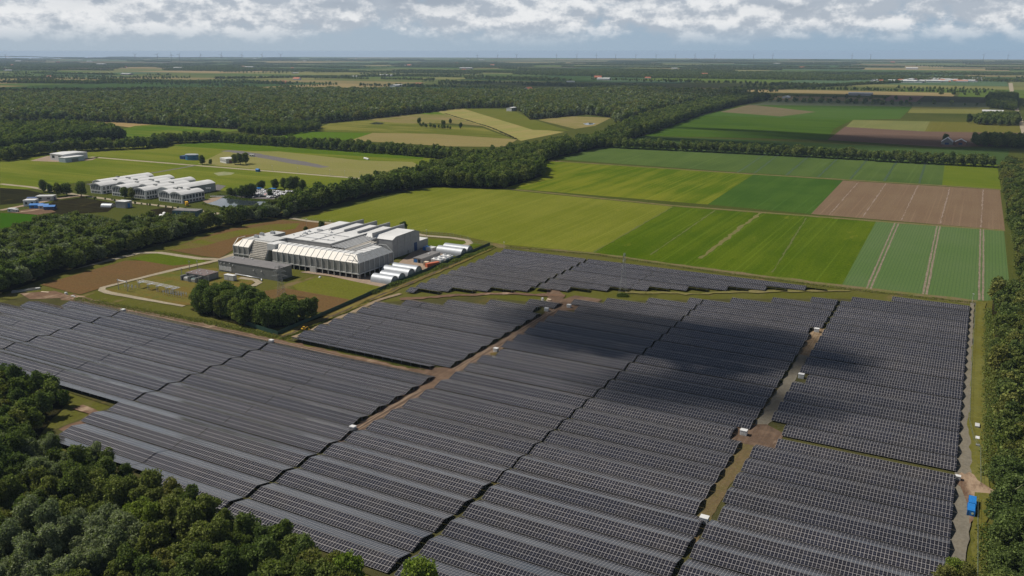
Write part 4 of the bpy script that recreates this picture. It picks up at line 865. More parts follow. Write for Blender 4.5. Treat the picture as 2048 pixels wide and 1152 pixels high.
for i in range(15):
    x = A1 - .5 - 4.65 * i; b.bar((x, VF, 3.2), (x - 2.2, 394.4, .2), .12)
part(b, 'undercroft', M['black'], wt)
b = MB(); b.box(-356.4, VF - .8, 0, -351.7, VF - .43, 3.9); part(b, 'gate_panel', M['gray_light'], wt)
# slatted tower
b = MB(); b.prism([(389.3, 0), (389.3, 4.4), (395.4, 14.2), (409, 14.2), (409, 0)], -407.9, -393.3, 'x', 0)
b.poly([(-408, 395.3), (-393.2, 395.3), (-393.2, 409), (-408, 409)], 14.21, 14.4, 1); part(b, 'slat_tower', [M['gray_light'], M['gray_light']], wt)
b = MB()
for i in range(12):
    z = 2.0 + i * 1.0; y = 389.3 if z < 4.4 else 389.3 + (z - 4.4) * .622
    b.box(-407.5, y - .62, z, -393.7, y + .1, z + .52)
part(b, 'slats', M['cream'], wt)
b = MB(); b.box(-393.2, 391, 9.8, -386.5, 401, 14.0); part(b, 'roof_cap', M['white_roof'], wt)
# main halls
b = MB(); b.poly([(-397.6, 408.6), (-355.3, 408.6), (-355.3, 442), (-397.6, 442)], 0, 14.3); part(b, 'main_hall', M['gray_wall'], wt)
b = MB(); b.poly([(-397.8, 408.4), (-355.1, 408.4), (-355.1, 446), (-397.8, 446)], 14.303, 14.65)
part(b, 'hall_roof', M['white_roof'], wt)
for u in (-386.3, -371): b = MB(); b.box(u - .25, 408.5, 14.66, u + .25, 446, 14.95); part(b, 'roof_kerb', M['gray_wall'], wt)
b = MB(); b.prism([(442.2, 0), (442.2, 12.7), (446.2, 14.4), (467.7, 14.9), (473.6, 13.2), (473.6, 0)], -397, -331.6, 'x'); part(b, 'rear_hall', M['gray_wall'], wt)
b = MB()
for a, c in ((-397.2, -383.4), (-382.6, -371.4), (-370.6, -359.9), (-359.1, -347.4), (-346.6, -331.3)):
    b.add([(a, 442.0, 12.75), (c, 442.0, 12.75), (c, 446.2, 14.5), (a, 446.2, 14.5), (a, 467.7, 15), (c, 467.7, 15), (a, 473.8, 13.3), (c, 473.8, 13.3)], [(0, 1, 2, 3), (3, 2, 5, 4), (4, 5, 7, 6)])
part(b, 'rear_roof', M['white_roof'], wt)
for u in (-383, -371, -359.5, -347): b = MB(); b.box(u - .38, 441.3, 9, u + .38, 477.3, 16.2); part(b, 'roof_fin', M['gray_wall'], wt)
b = MB(); b.box(-331.57, 466.9, 0, -331.45, 470.3, 6.2); part(b, 'door', M['blue_dark'], wt)
b = MB(); b.box(-345, 473.7, 0, -332.6, 485.3, 5.8); part(b, 'annex', M['gray_wall'], wt)
b = MB(); b.box(-345.2, 473.9, 5.803, -332.4, 485.5, 6.05); part(b, 'annex_roof', M['white_roof'], wt)
# test section: stepped ribs between ring duct and halls
b = MB(); b.box(-355.2, 405.6, 0, -334.2, 442, 6.5); part(b, 'test_section', M['dark_wall'], wt)
b = MB(); b.prism([(-352, 6.4), (-350.5, 11.0), (-343, 10.6), (-341.5, 6.4)], 412, 441, 'y'); b.prism([(-341, 6.4), (-340, 9.3), (-335.5, 9.0), (-334.6, 6.4)], 408, 436, 'y'); part(b, 'nozzle', M['cream'], wt)
for i in range(9):
    u = -353.2 + i * 2.2; h = (13.4 - .12 * i) if i < 5 else 11.2 - .25 * (i - 5); y0 = 406.6 + .25 * i
    b = MB(); ye = 441.5 if i < 5 else 433; b.box(u - .26, y0, 5.5, u + .26, y0 + .8, h); b.add([(u - .26, y0, h), (u + .26, y0, h), (u + .26, ye, h + .5), (u - .26, ye, h + .5), (u - .26, y0, h - .8), (u + .26, y0, h - .8), (u + .26, ye, h - .3), (u - .26, ye, h - .3)], [(0, 1, 2, 3), (0, 4, 5, 1), (1, 5, 6, 2), (2, 6, 7, 3), (3, 7, 4, 0)])
    part(b, 'section_rib', M['white_wall'], wt)
for x, y, s in ((-390, 424, 1.4), (-392, 430, 1.0), (-388, 436, 2.0), (-376, 434, .7), (-413, 402, 1.6), (-415, 409, 1.5), (-412, 416, 1.6)):
    b = MB(); b.box(x - s, y - .8, 13.7, x + s, y + .8, 14.7 + .5 * s); b.bar((x, y, 14), (x, y, 16), .25, 6); part(b, 'roof_unit', M['steel'], wt)

r_ = np.random.default_rng(8)
for i in range(9):
    x, y = r_.uniform(-394, -360), r_.uniform(411, 440); q = r_.uniform(.3, .6); b = MB(); b.box(x - q, y - q * .7, 14.66, x + q, y + q * .7, 14.66 + r_.uniform(.4, 1.1)); part(b, 'roof_vent', M['gray_light'], wt)
for y in (415, 429): b = MB(); b.bar((-385, y, 14.95), (-357, y, 14.95), .16, 6); part(b, 'roof_pipe', M['steel'], wt)
for x in (-397.0, -375, -355.9): b = MB(); b.bar((x, 408.2, .1), (x, 408.2, 14.2), .14, 6); part(b, 'downpipe', M['gray_light'], wt)
for y in (448, 456, 463): b = MB(); b.bar((-331.2, y, .1), (-331.2, y, 13.6), .12, 6); part(b, 'downpipe', M['gray_light'], wt)
b = MB(); b.box(-331.55, 459, .2, -331.4, 460.4, 2.4); part(b, 'door', M['dark_wall'], wt)

# ------------------------------------------------------------------ buildings round it
gh = thing('grey_hall', 'long low grey hall with a white window band beside the wind tunnel', 'hall', (-383, 369, 0))
b = MB(); b.box(-407.6, 363, -.2, -358.6, 375.6, 7.1); part(b, 'wall', M['dark_wall'], gh)
b = MB(); b.poly([(-407.8, 362.8), (-358.4, 362.8), (-358.4, 375.8), (-407.8, 375.8)], 7.103, 7.4); part(b, 'roof', M['dark_roof'], gh)
for i in range(8): b = MB(); b.box(-407 + i * 1.32, 362.9, 1.2, -405.9 + i * 1.32, 362.995, 4.0); part(b, 'window', M['white_wall'], gh)
for x, z in ((-405.4, 5.6), (-402.5, 5.6), (-398, 6.0), (-395.3, 5.2), (-378, 4), (-371.5, 4.2)): b = MB(); b.box(x, 362.6, z, x + .7, 362.995, z + .6); part(b, 'vent', M['gray_light'], gh)
for x, y in ((-404, 371), (-396.5, 372), (-391, 374)): b = MB(); b.box(x, y, 7.41, x + 1.2, y + 1.2, 7.9); part(b, 'skylight', M['gray_light'], gh)
b = MB(); b.bar((-391, 360.6, 1.0), (-368.5, 359.9, 1.0), .4, 8); b.bar((-368.5, 359.9, 1.0), (-367.3, 358.6, -.1), .4, 8); part(b, 'pipe', M['steel'], gh, True)
su = thing('switch_house', 'small brick switch house with a brown flat roof', 'building', (-403, 346, 0))
b = MB(); b.box(-411.5, 341, -.2, -395.6, 351.6, 3.6); part(b, 'wall', mat('grey_brick', (.26, .255, .24), .85, (.22, .215, .2), 2), su)
b = MB(); b.poly([(-411.8, 340.7), (-395.3, 340.7), (-395.3, 351.9), (-411.8, 351.9)], 3.603, 3.95); part(b, 'roof', mat('brown_roof', (.12, .085, .08), .8, (.15, .115, .105), .4), su)
for x, y in ((-409, 342.5), (-405, 343), (-401, 342.6), (-398, 345), (-407, 347), (-402, 348), (-397.5, 349.5)): b = MB(); b.box(x, y, 3.96, x + .55, y + .55, 4.4); part(b, 'roof_vent', M['white_wall'], su)
for x in (-410.8, -404.6, -398.4): b = MB(); b.box(x, 335.9, -.2, x + .9, 340.9, 3.2); part(b, 'blast_wall', M['dark_wall'], su)
trf = MB()
for i, x in enumerate((-407.4, -401.4)):
    e = thing('transformer', ['grey transformer in the left bay of the switch house', 'greenish transformer in the right bay of the switch house'][i], 'transformer', (x, 338.2, 0), 0, 'transformers at the switch house')
    b = MB(); b.box(-1.7, -1.2, -.1, 1.7, 1.2, 2.2); b.build('tank', M['gray_light'] if i == 0 else mat('green_grey', (.16, .22, .20), .6), e)
    b = MB(); [b.box(-1.6 + .45 * j, -1.75, .3, -1.3 + .45 * j, -1.203, 1.9) for j in range(8)]; b.build('radiator', M['gray_light'], e)
    b = MB(); [b.lathe([(.16, 2.2), (.16, 3.2), (.05, 3.4)], 8, (q, 0)) for q in (-1, 0, 1)]; b.build('bushing', M['steel'], e)
e = thing('equipment_cabin', 'light grey equipment cabin on a dark base below the grey hall', 'cabin', (-384.6, 350.6, 0))
b = MB(); b.box(-3.8, -1.4, .5, 3.8, 1.4, 3.5); b.build('body', M['gray_light'], e); b = MB(); b.box(-3.9, -1.5, 3.503, 3.9, 1.5, 3.65); b.build('roof', M['white_roof'], e); b = MB(); b.box(-3.6, -1.3, -.1, 3.6, 1.3, .497); b.build('base', M['black'], e)
# outdoor switchgear
mast = None
for i, (x, y, h) in enumerate(((-412.3, 338.5, 7), (-401.7, 335.0, 6.5), (-389.7, 331.3, 8.2), (-382.6, 332.3, 7.6), (-371.4, 336.9, 8), (-425.1, 304.1, 6.8), (-417.3, 304.1, 6.8), (-426.7, 356.7, 6), (-424.5, 361, 5.5))):
    where = ['left of the transformer bays', 'between the transformer bays', 'right of the transformer bays', 'behind the tree clump', 'below the equipment cabin', 'carrying the left end of the gantry', 'carrying the right end of the gantry', 'by the loop road', 'beside the road bend'][i]
    e = thing('steel_mast', 'slim grey steel mast ' + where, 'mast', (x, y, 0), 0, 'masts of the substation')
    b = MB(); b.bar((0, 0, -.2), (0, 0, h), .22, 6, .16); b.build('shaft', M['steel'], e); b = MB(); b.box(-.8, -.06, h - .5, .8, .06, h - .35); b.build('crossarm', M['steel'], e)
e = thing('busbar_gantry', 'long run of pale busbar tubes on twin posts across the weedy ground', 'busbar', (-400, 312, 0))
for k in range(3): b = MB(); b.bar((-19, .0 + 1.6 * k, 4.4), (13, .4 + 1.6 * k, 3.9), .13, 5); b.build('tube', M['gray_light'], e)
for i, x in enumerate((-17.5, -9.5, -2, 5.6, 11)):
    b = MB(); b.bar((x - .6, 0, -.2), (x - .6, 0, 3.4), .14, 5); b.bar((x + .6, 0, -.2), (x + .6, 0, 3.4), .14, 5); b.box(x - .9, -.4, 3.4, x + .9, 4, 3.55); b.build('post', M['steel'], e)
    b = MB(); [b.lathe([(.14, 3.55), (.2, 3.75), (.14, 4.1)], 6, (x, 1.6 * k + .1)) for k in range(3)]; b.build('insulator', M['gray_wall'], e)
e = thing('line_gantry', 'light steel beam joining the two left masts', 'gantry', (-421.2, 304.1, 0)); b = MB(); b.bar((-3.7, 0, 6.2), (3.7, 0, 6.2), .14, 4); b.bar((-3.7, 0, 5.7), (3.7, 0, 5.7), .1, 4); [b.bar((-3.6 + i, 0, 5.7), (-2.8 + i, 0, 6.2), .06, 4) for i in range(7)]; b.build('beam', M['steel'], e)
pr = None
for i in range(22):
    x = -394 + (i % 8) * 2.1 + .3 * (i // 8); y = 309.5 + (i // 8) * 3.1
    if i >= 16: x, y = -424 + (i - 16) * 1.5, 307.5 + (i % 2) * 1.5
    if pr is None:
        pr = thing('insulator_post', 'slender switchgear post with a ribbed insulator in the weedy yard', 'switchgear', (x, y, 0), 0, 'switchgear posts of the substation')
        b = MB(); b.bar((0, 0, -.1), (0, 0, 1.7), .10, 5); b.box(-.5, -.2, 1.7, .5, .2, 1.85); b.build('stand', M['steel'], pr)
        b = MB(); [b.lathe([(.10, 1.85), (.2, 2.0), (.10, 2.2), (.2, 2.4), (.10, 2.6), (.12, 3.0)], 7, (q, 0)) for q in (-.4, .4)]; b.build('insulator', M['gray_light'], pr)
    else: c = copy_tree(pr); c.location = (x, y, 0)
# lattice pylons
def pylon(x, y, h, wid, arm, rot, label, tk=1.7):
    e = thing('lattice_pylon', label, 'pylon', (x, y, 0), rot, 'lattice pylons'); b = MB()
    def half(z): return wid * (1 - z / h) ** 1.15 / 2 + .28
    zs = [0, h * .14, h * .27, h * .39, h * .5, h * .6, h * .69, h * .78, h * .87, h]; c4 = [(-1, -1), (1, -1), (1, 1), (-1, 1)]
    for z0, z1 in zip(zs[:-1], zs[1:]):
        a, c = half(z0), half(z1)
        for i in range(4):
            p, q = c4[i], c4[(i + 1) % 4]
            b.bar((p[0] * a, p[1] * a, z0), (p[0] * c, p[1] * c, z1), .04 * tk, 4); b.bar((p[0] * a, p[1] * a, z0), (q[0] * c, q[1] * c, z1), .02 * tk, 4); b.bar((q[0] * a, q[1] * a, z0), (p[0] * c, p[1] * c, z1), .02 * tk, 4)
            b.bar((p[0] * c, p[1] * c, z1), (q[0] * c, q[1] * c, z1), .025 * tk, 4)
    b.build('tower', M['pylon'], e)
    for zf, L_ in ((.66, arm), (.82, arm * .8), (.96, arm * .55)):
        b = MB(); z = h * zf; hw = half(z)
        for s in (-1, 1):
            for k in (-1, 1): b.bar((s * hw, k * hw, z), (s * L_, 0, z + .1), .045 * tk, 4); b.bar((s * hw, k * hw, z + h * .055), (s * L_, 0, z + .1), .035 * tk, 4)
            for t_ in (.3, .6): b.bar((s * (hw + (L_ - hw) * t_), -hw * (1 - t_), z), (s * (hw + (L_ - hw) * t_), hw * (1 - t_), z + .6 * (1 - t_)), .03 * tk, 4)
        b.build('crossarm', M['pylon'], e)
        for s in (-1, 1): b = MB(); b.lathe([(.06, z + .1), (.13, z - .3), (.06, z - .5), (.13, z - .8), (.06, z - 1.2)], 6, (s * L_ * .96, 0)); b.build('insulator', M['glass'], e)
    return e
x, y = G(563, 592); pylon(x, y, 17.5, 3.4, 4.8, R(24), 'grey lattice pylon rising behind the tree clump')
x, y = G(1246, 587); pylon(x, y, 23.5, 3.6, 4.4, R(98), 'slim lattice pylon standing among the far solar rows', 1.15)
x, y = G(-14, 596); pylon(x, y, 17.5, 3.8, 5, R(30), 'lattice pylon cut by the frame beside the rubble heap')
# arched shelters
def shelter(u0, u1, v0, v1, h, label):
    e = thing('arched_shelter', label, 'hangar', ((u0 + u1) / 2, (v0 + v1) / 2, 0), 0, 'arched shelters by the fence'); hl, r = (u1 - u0) / 2, (v1 - v0) / 2
    pr = [(r * math.cos(a) * 1.0, max(-.2, h * math.sin(a)) if 0 < a < math.pi else -.2) for a in np.linspace(0, math.pi, 15)]
    b = MB(); n = len(pr); v = [(k, p, z) for k in (-hl, hl) for p, z in pr]; b.add(v, [(i, i + 1, n + i + 1, n + i) for i in range(n - 1)]); b.build('roof', M['zinc'], e, True)
    for s in (-1, 1):
        b = MB(); b.add([(s * (hl - .35), p * .985, z * .985) for p, z in pr], [tuple(range(n)) if s < 0 else tuple(range(n))[::-1]]); b.build('end_wall', M['gray_wall'], e)
    b = MB(); b.box(hl - .33, -r * .42, -.1, hl - .2, r * .42, h * .62); b.build('door', M['steel'], e)
    b = MB(); b.box(hl - .3, r * .62, -.1, hl - .18, r * .84, h * .3); b.build('panel', M['blue'], e)
for a, l in (((-308.6, -293.6, 388.3, 396.4, 4.7), 'nearest arched shelter of the pair by the fence corner'), ((-308.9, -294.4, 396.8, 404.8, 4.5), 'second arched shelter partly behind the nearest one'), ((-314.6, -294.6, 406.8, 415.2, 4.9), 'long arched shelter third from the lawn'),
             ((-314.4, -295.2, 415.6, 423.6, 4.6), 'arched shelter next to the orange container'), ((-315.6, -295.4, 469.3, 477.6, 5.0), 'front arched shelter at the far end of the yard'), ((-315.9, -295.9, 478.0, 486.2, 4.9), 'rear arched shelter at the far end of the yard')): shelter(*a, l)
# the yard
e = thing('workshop_shed', 'long grey flat roofed shed with a blue doorway in the yard', 'shed', (-310.6, 451.5, 0)); b = MB(); b.box(-3.3, -11, -.1, 3.3, 11, 3.1); b.build('wall', M['gray_wall'], e)
b = MB(); b.box(-3.5, -11.2, 3.103, 3.5, 11.2, 3.3); b.build('roof', M['dark_roof'], e); b = MB(); b.box(-2.6, -11.08, 0, -.2, -11.004, 2.5); b.build('door', M['blue'], e); b = MB(); b.box(.5, -11.08, 0, 2.3, -11.004, 2.5); b.build('doorway', M['black'], e); b = MB(); b.box(-1, 2, 3.31, .3, 3.3, 3.8); b.build('skylight', M['white_roof'], e)
c0 = thing('cooling_unit', 'x', 'cooling unit', (0, 0, 0)); b = MB(); b.box(-3.8, -1.9, .25, 3.8, 1.9, 2.7); b.build('housing', M['white_wall'], c0)
b = MB(); [b.box(-3.6 + .95 * i, -1.96, .5, -2.9 + .95 * i, -1.903, 2.4) for i in range(8)]; b.build('louvre', M['gray_light'], c0)
for x in (-1.9, 1.9): b = MB(); b.lathe([(1.6, 2.7), (1.1, 3.15), (.95, 3.5), (.8, 3.5), (.75, 3.1)], 14, (x, 0)); b.build('fan_cowl', M['white_wall'], c0)
for i, (x, y, l) in enumerate(((-299.6, 447.4, 'white cooling unit nearest to the orange container'), (-299.0, 452.8, 'middle white cooling unit in the yard'), (-299.4, 458.6, 'white cooling unit nearest to the far shelters'))):
    e = c0 if i == 0 else copy_tree(c0); e.location = (x, y, 0); e['label'] = l; e['group'] = 'white cooling units'
def container(name, x, y, L_, rot, m, label, group, h=2.6, w_=2.44, cat='container', mroof=None):
    e = thing(name, label, cat, (x, y, 0), rot, group); b = MB(); hx, hy = L_ / 2, w_ / 2; n = max(6, int(L_ / .4))
    for s in (-1, 1):
        for i in range(n): x0 = -hx + L_ * i / n; b.box(x0 + .06, min(s * (hy - .08), s * hy), .2, x0 + L_ / n - .06, max(s * (hy - .08), s * hy), h - .15)
    b.box(-hx + .03, -hy + .06, .12, hx - .03, hy - .06, h - .05); b.build('body', m, e)
    b = MB(); b.box(-hx, -hy, h - .047, hx, hy, h + .03); b.build('roof', mroof or m, e)
    b = MB()
    for sx_ in (-1, 1):
        for sy_ in (-1, 1): b.box(sx_ * hx - .09, sy_ * hy - .09, -.05, sx_ * hx + .09, sy_ * hy + .09, h - .05)
    b.build('corner_post', m, e)
    for q in (-1, 1): b = MB(); b.box(hx, min(0, q * (hy - .1)) + .03, .25, hx + .06, max(0, q * (hy - .1)) - .03, h - .2); b.build('door', m, e)
    return e
container('container', -297.0, 437.6, 9.5, R(68), M['orange'], 'orange container against the hedge', None)
e = thing('wooden_crate', 'pale wooden crate standing before the shed', 'crate', (-301.8, 437.9, 0), R(10)); b = MB(); b.box(-1.4, -1.6, .1, 1.4, 1.6, 2.6); b.build('body', M['wood_pale'], e); b = MB(); [b.box(-1.45, -1.65, z, 1.45, 1.65, z + .14) for z in (.15, 1.25, 2.45)]; b.build('batten', mat('batten', (.45, .35, .24), .8), e)
for i, (x, l) in enumerate(((-321.3, 'right white container by the far lawn'), (-323.9, 'middle white container by the far lawn'))): container('container', x, 474.6, 5.6, R(90), M['white_wall'], l, 'containers by the far lawn')
container('container', -326.6, 474.2, 4.5, R(90), M['blue'], 'small blue container next to the white ones', 'containers by the far lawn')
container('site_container', 12.5, 263.4, 4.9, R(90), M['blue'], 'near blue container with a pale sign on its end', 'blue containers on the gravel', 2.1, 2.0)
container('site_container', 12.75, 268.6, 4.9, R(90), M['blue'], 'far blue container touching the near one', 'blue containers on the gravel', 2.1, 2.0)
e = [o for o in col.objects if o.name.startswith('site_container')][0]
b = MB(); b.lathe([(.36, 0), (.36, .03)], 12); s_ = b.build('sign', mat('pale_sign', (.55, .66, .45), .6), e); s_.rotation_euler = (0, R(-90), 0); s_.location = (-2.48, -.4, 1.3)
# fences
def fence(pts, h, m, label, sp=3.0, mesh=True):
    e = thing('fence', label, 'fence', (pts[0][0], pts[0][1], 0)); ox, oy = pts[0]; b = MB(); q = MB()
    for (x0, y0), (x1, y1) in zip(pts[:-1], pts[1:]):
        L_ = math.hypot(x1 - x0, y1 - y0); n = max(1, int(L_ / sp)); dx, dy = (x1 - x0) / L_, (y1 - y0) / L_
        for i in range(n): x, y = x0 + dx * L_ * i / n - ox, y0 + dy * L_ * i / n - oy; b.box(x - .05, y - .05, -.2, x + .05, y + .05, h + .08)
        a, c = (x0 - ox, y0 - oy), (x1 - ox, y1 - oy)
        if mesh: q.add([(a[0] - dy * .03, a[1] + dx * .03, .05), (c[0] - dy * .03, c[1] + dx * .03, .05), (c[0] - dy * .03, c[1] + dx * .03, h), (a[0] - dy * .03, a[1] + dx * .03, h), (a[0] + dy * .03, a[1] - dx * .03, .05), (c[0] + dy * .03, c[1] - dx * .03, .05), (c[0] + dy * .03, c[1] - dx * .03, h), (a[0] + dy * .03, a[1] - dx * .03, h)], [(0, 3, 2, 1), (4, 5, 6, 7), (3, 7, 6, 2), (0, 4, 7, 3), (1, 2, 6, 5)])
        else:
            for z in (.35, .8, h - .02): q.bar((a[0], a[1], z), (c[0], c[1], z), .035, 4)
    b.build('post', m, e); q.build('panel' if mesh else 'wire', m, e); return e
fence(P([(490, 650), (545, 668), (556, 671), (660, 626), (760, 582), (860, 541), (980, 491)]), 2.3, M['fence'], 'dark green fence around the wind tunnel grounds')
m_net = mat('fence_net', (.16, .19, .14), .7)
fence([(14.9, 284), (14.6, 311), (12.4, 319), (10.8, 334), (10.4, 396), (10.4, 512)], 1.8, m_net, 'thin wire fence between gravel lane and verge', 4, False)
fence([(14.9, 150), (14.6, 236), (14.2, 273)], 1.8, m_net, 'thin wire fence behind the blue containers', 4, False)
fence(P([(840, 466), (900, 472), (935, 478), (945, 489), (985, 490)]), 2.2, m_net, 'grey mesh fence beside the yard road', 3, False)
fence(P([(585, 437), (640, 443), (700, 448), (830, 462)]), 2.0, m_net, 'grey mesh fence below the mown meadow', 4, False)
# posts and small things
def lamp(px, py, h, label, grp, name='lamp_post'):
    x, y = G(px, py); e = thing(name, label, 'post', (x, y, 0), 0, grp); b = MB(); b.bar((0, 0, -.2), (0, 0, h), .11, 6, .07); b.build('pole', M['gray_light'], e)
    b = MB(); b.box(-.5, -.16, h, .5, .16, h + .2); b.build('head', M['white_wall'], e); return e
lamp(1944, 608, 5.6, 'white camera pole at the corner of the panels', None, 'camera_pole'); lamp(45, 866, 3.4, 'white camera pole in the shade of the wood', None, 'camera_pole'); lamp(1008, 497, 4.5, 'camera pole at the far corner of the panels', None, 'camera_pole')
for px, py, l in ((613, 452, 'first lamp post behind the wind tunnel'), (661, 457, 'second lamp post behind the wind tunnel'), (853, 476, 'lamp post by the far fence')): lamp(px, py, 6, l, 'lamp posts of the road')
for px, l in ((545, 'first'), (596, 'second'), (660, 'third'), (690, 'fourth'), (720, 'fifth')): lamp(px, 343 + (px - 545) * .081, 7, l + ' thin lamp post along the airfield road', 'lamp posts of the airfield road')
x, y = G(640, 587 - 1); e = thing('marker_dome', 'small white dome on the lawn', 'dome', (*G(640, 556), 0)); b = MB(); b.lathe([(.9, -.05), (.85, .5), (.55, .95), (.12, 1.15)], 12); b.build('cap', M['white_wall'], e, True); b = MB(); b.lathe([(1.05, -.05), (1.05, .12)], 12); b.build('base', M['concrete'], e)
# yellow excavator
x, y = G(607, 662); e = thing('excavator', 'yellow and orange excavator beside the panel corner', 'excavator', (x, y, 0), R(35)); e.scale = (.7, .7, .75)
b = MB(); b.box(-1.5, -.9, 1.0, 1.3, .9, 1.9); b.build('body', M['yellow'], e); b = MB(); b.box(-.2, -.85, 1.903, 1.0, .3, 2.9); b.build('cab', M['glass'], e); b = MB(); b.box(-.35, -.95, 2.903, 1.15, .4, 3.15); b.build('cab_roof', M['yellow'], e)
for s in (-1, 1):
    b = MB(); b.prism([(-1.7, .3), (-1.4, .0), (1.4, .0), (1.7, .3), (1.4, .75), (-1.4, .75)], s * .95 - .28, s * .95 + .28, 'y'); b.build('track', M['rubber'], e)
b = MB(); b.bar((1.2, .5, 1.7), (2.9, .5, 3.0), .2, 4); b.bar((2.9, .5, 3.0), (3.9, .5, 1.2), .15, 4); b.build('boom', M['yellow'], e); b = MB(); b.box(3.5, .1, .2, 4.4, .9, 1.1); b.build('bucket', M['yellow'], e)
# heaps of building material
def heap(px, py, items, label, cat, rot=0.0):
    x, y = G(px, py); e = thing('material_stack', label, cat, (x, y, 0), rot, 'stored building material')
    for (nm, x0, y0, z0, x1, y1, z1, m) in items: b = MB(); b.box(x0, y0, z0, x1, y1, z1); b.build(nm, m, e)
for i in range(5):
    x0 = 0; heap(34 + i * 9, 584 - i * 1.2, [('sheet_stack', -1.2, -2.6, 0, 1.2, 2.6, .5 + .12 * (i % 3)), ('top_sheet', -1.0, -2.5, .75, 1.1, 2.3, .82)][:1] and [('sheet_stack', -1.2, -2.8, 0, 1.2, 2.8, .5 + .12 * (i % 3), M['steel']), ('top_sheet', -1.1, -2.4, .8, 1.0, 2.6, .9, M['gray_light'])], ordn(i) + ' stack of grey metal sheets from the wood beside the rubble', 'stack', R(-35))
heap(86, 586, [('board', -3, -1, 0, 2.4, .4, .35, M['wood_pale']), ('plank', -2, .5, 0, 3, 1.5, .5, M['wood_pale'])], 'pile of pale timber near the rubble heap', 'pile', R(15))
heap(132, 589, [('bag', -.6, -.6, 0, .6, .6, 1.3, M['white_wall']), ('pallet', -.9, -.9, -.02, .9, .9, .14, M['wood_pale'])], 'white bag on a pallet beside the green bank', 'bag')
heap(146, 594, [('bag', -1.2, -.5, 0, .8, .6, .8, M['gray_light']), ('block', 1.1, -.4, 0, 1.9, .4, .5, M['white_wall'])], 'grey bag and block on bare earth by the first panels', 'bag')
heap(1085, 600, [('bag', -.6, -.6, 0, .5, .5, 1.2, M['white_wall']), ('pallet', -.9, -.9, -.02, .9, .9, .14, M['wood_pale'])], 'white bag behind the small table at the track head', 'bag')
heap(1098, 601, [('plank', -1.2, -.7, 0, 1.2, .7, .8, M['wood_pale']), ('pallet', -1.4, -.9, -.02, 1.4, .9, .14, M['wood_pale'])], 'pallet of pale timber behind the small table', 'pallet')
heap(880, 738, [('plank', -2.6, -.5, 0, 2.6, .5, .25, M['wood_pale']), ('slat', -1.6, .6, 0, 2.2, 1.0, .15, M['wood_pale'])], 'pale planks on the mud below the lowest hedge row', 'planks', R(-30))
heap(891, 739, [('sheet', -1.4, -.45, 0, 1.4, .45, .18, M['white_wall']), ('strip', -1.0, .5, 0, 1.2, .75, .12, M['gray_light'])], 'white sheets on the mud where tracks meet', 'sheets', R(30))
heap(1954, 854, [('rack', -.7, -1.6, 0, .7, 1.6, .9, M['steel']), ('cover', -.75, -1.65, .903, .75, 1.65, .98, M['gray_light'])], 'steel rack on the verge opposite the panel ends', 'rack')
heap(1955, 877, [('panel_stack', -.7, -1.3, 0, .6, 1.1, .5, M['white_wall']), ('scrap', -.3, 1.2, 0, .5, 1.9, .4, M['gray_light'])], 'white scrap sheets on the verge by the wire fence', 'scrap')
heap(1955, 893, [('spool', -.6, -.6, 0, .6, .6, .8, M['dark_wall']), ('reel', -.3, .7, 0, .4, 1.3, .5, M['gray_wall'])], 'dark cable spool on the verge by the wire fence', 'spool')
heap(1965, 947, [('bag', -.3, -.3, 0, .35, .3, .5, M['white_wall']), ('scrap', .5, -.2, 0, .9, .2, .25, M['gray_light'])], 'small white bag at the gate of the wood', 'bag')

# ------------------------------------------------------------------ white office building
ofb = thing('office_building', 'white office building with rows of arched roofs and tall windows', 'office building', (-700, 555, 0))
def arch(u0, u1, z0, z1, n=9): return [(u0 + (u1 - u0) * i / (n - 1), z0 + (z1 - z0) * (1 - (2 * i / (n - 1) - 1) ** 2)) for i in range(n)]
WINGS = [(-770, -754, 537, 597, 0), (-754, -738, 523, 581, 1), (-738, -722.4, 541, 597, 0), (-722.4, -706, 523, 581, 1), (-706, -691.6, 541, 597, 0), (-691.6, -675, 523, 577, 1), (-675, -657, 537, 591, 2), (-657, -641.5, 523, 549, 1), (-641.5, -626, 523, 549, 1)]
nwin = 0
for u0, u1, v0, v1, kd in WINGS:
    pr = arch(u0, u1, 7.6, 10.0); n = len(pr)
    b = MB(); prof = [(u0, 0)] + pr + [(u1, 0)]; m_ = len(prof)
    b.add([(p, v, z) for v in (v0, v1) for p, z in prof], [tuple(range(m_)), tuple(range(m_, 2 * m_))[::-1], (0, m_, m_ + 1, 1)], 0); b.add([(u1, v0, 0), (u1, v1, 0), (u1, v1, 7.6), (u1, v0, 7.6)], [(0, 1, 2, 3)], 1 if kd == 2 else 0)
    part(b, 'wing_wall', [M['white_wall'], M['gray_wall']], ofb)
    b = MB(); ro = [(p, z + .25) for p, z in arch(u0 - .15, u1 + .15, 7.7, 10.1)]; ri = [(p, z - .03) for p, z in ro]
    b.add([(p, v, z) for v in (v0 - .5, v1 + .2) for p, z in ro], [(i, i + 1, n + i + 1, n + i) for i in range(n - 1)]); b.add([(p, v0 - .5, z) for p, z in ro] + [(p, v0 - .5, z - .55) for p, z in ro], [(i, n + i, n + i + 1, i + 1) for i in range(n - 1)])
    part(b, 'roof', M['white_roof'], ofb, False)
    if kd in (0, 1) and v0 < 545:
        wn = 6
        for i in range(wn):
            a = u0 + 1.1 + (u1 - u0 - 2.2) * i / wn + .25; c = a + (u1 - u0 - 2.2) / wn - .75; mid = ((a + c) / 2 - u0) / (u1 - u0); zt = 6.9 + 2.2 * (1 - (2 * mid - 1) ** 2) - .5
            if kd == 1:
                for za, zb in ((3.7, zt), (.5, 2.5)): b = MB(); b.box(a, v0 - .05, za, c, v0 - .004, zb); part(b, 'window', M['glass'], ofb); nwin += 1
            else: b = MB(); b.box(a, v0 - .05, 5.6, c, v0 - .004, zt); part(b, 'window', M['glass'], ofb); nwin += 1
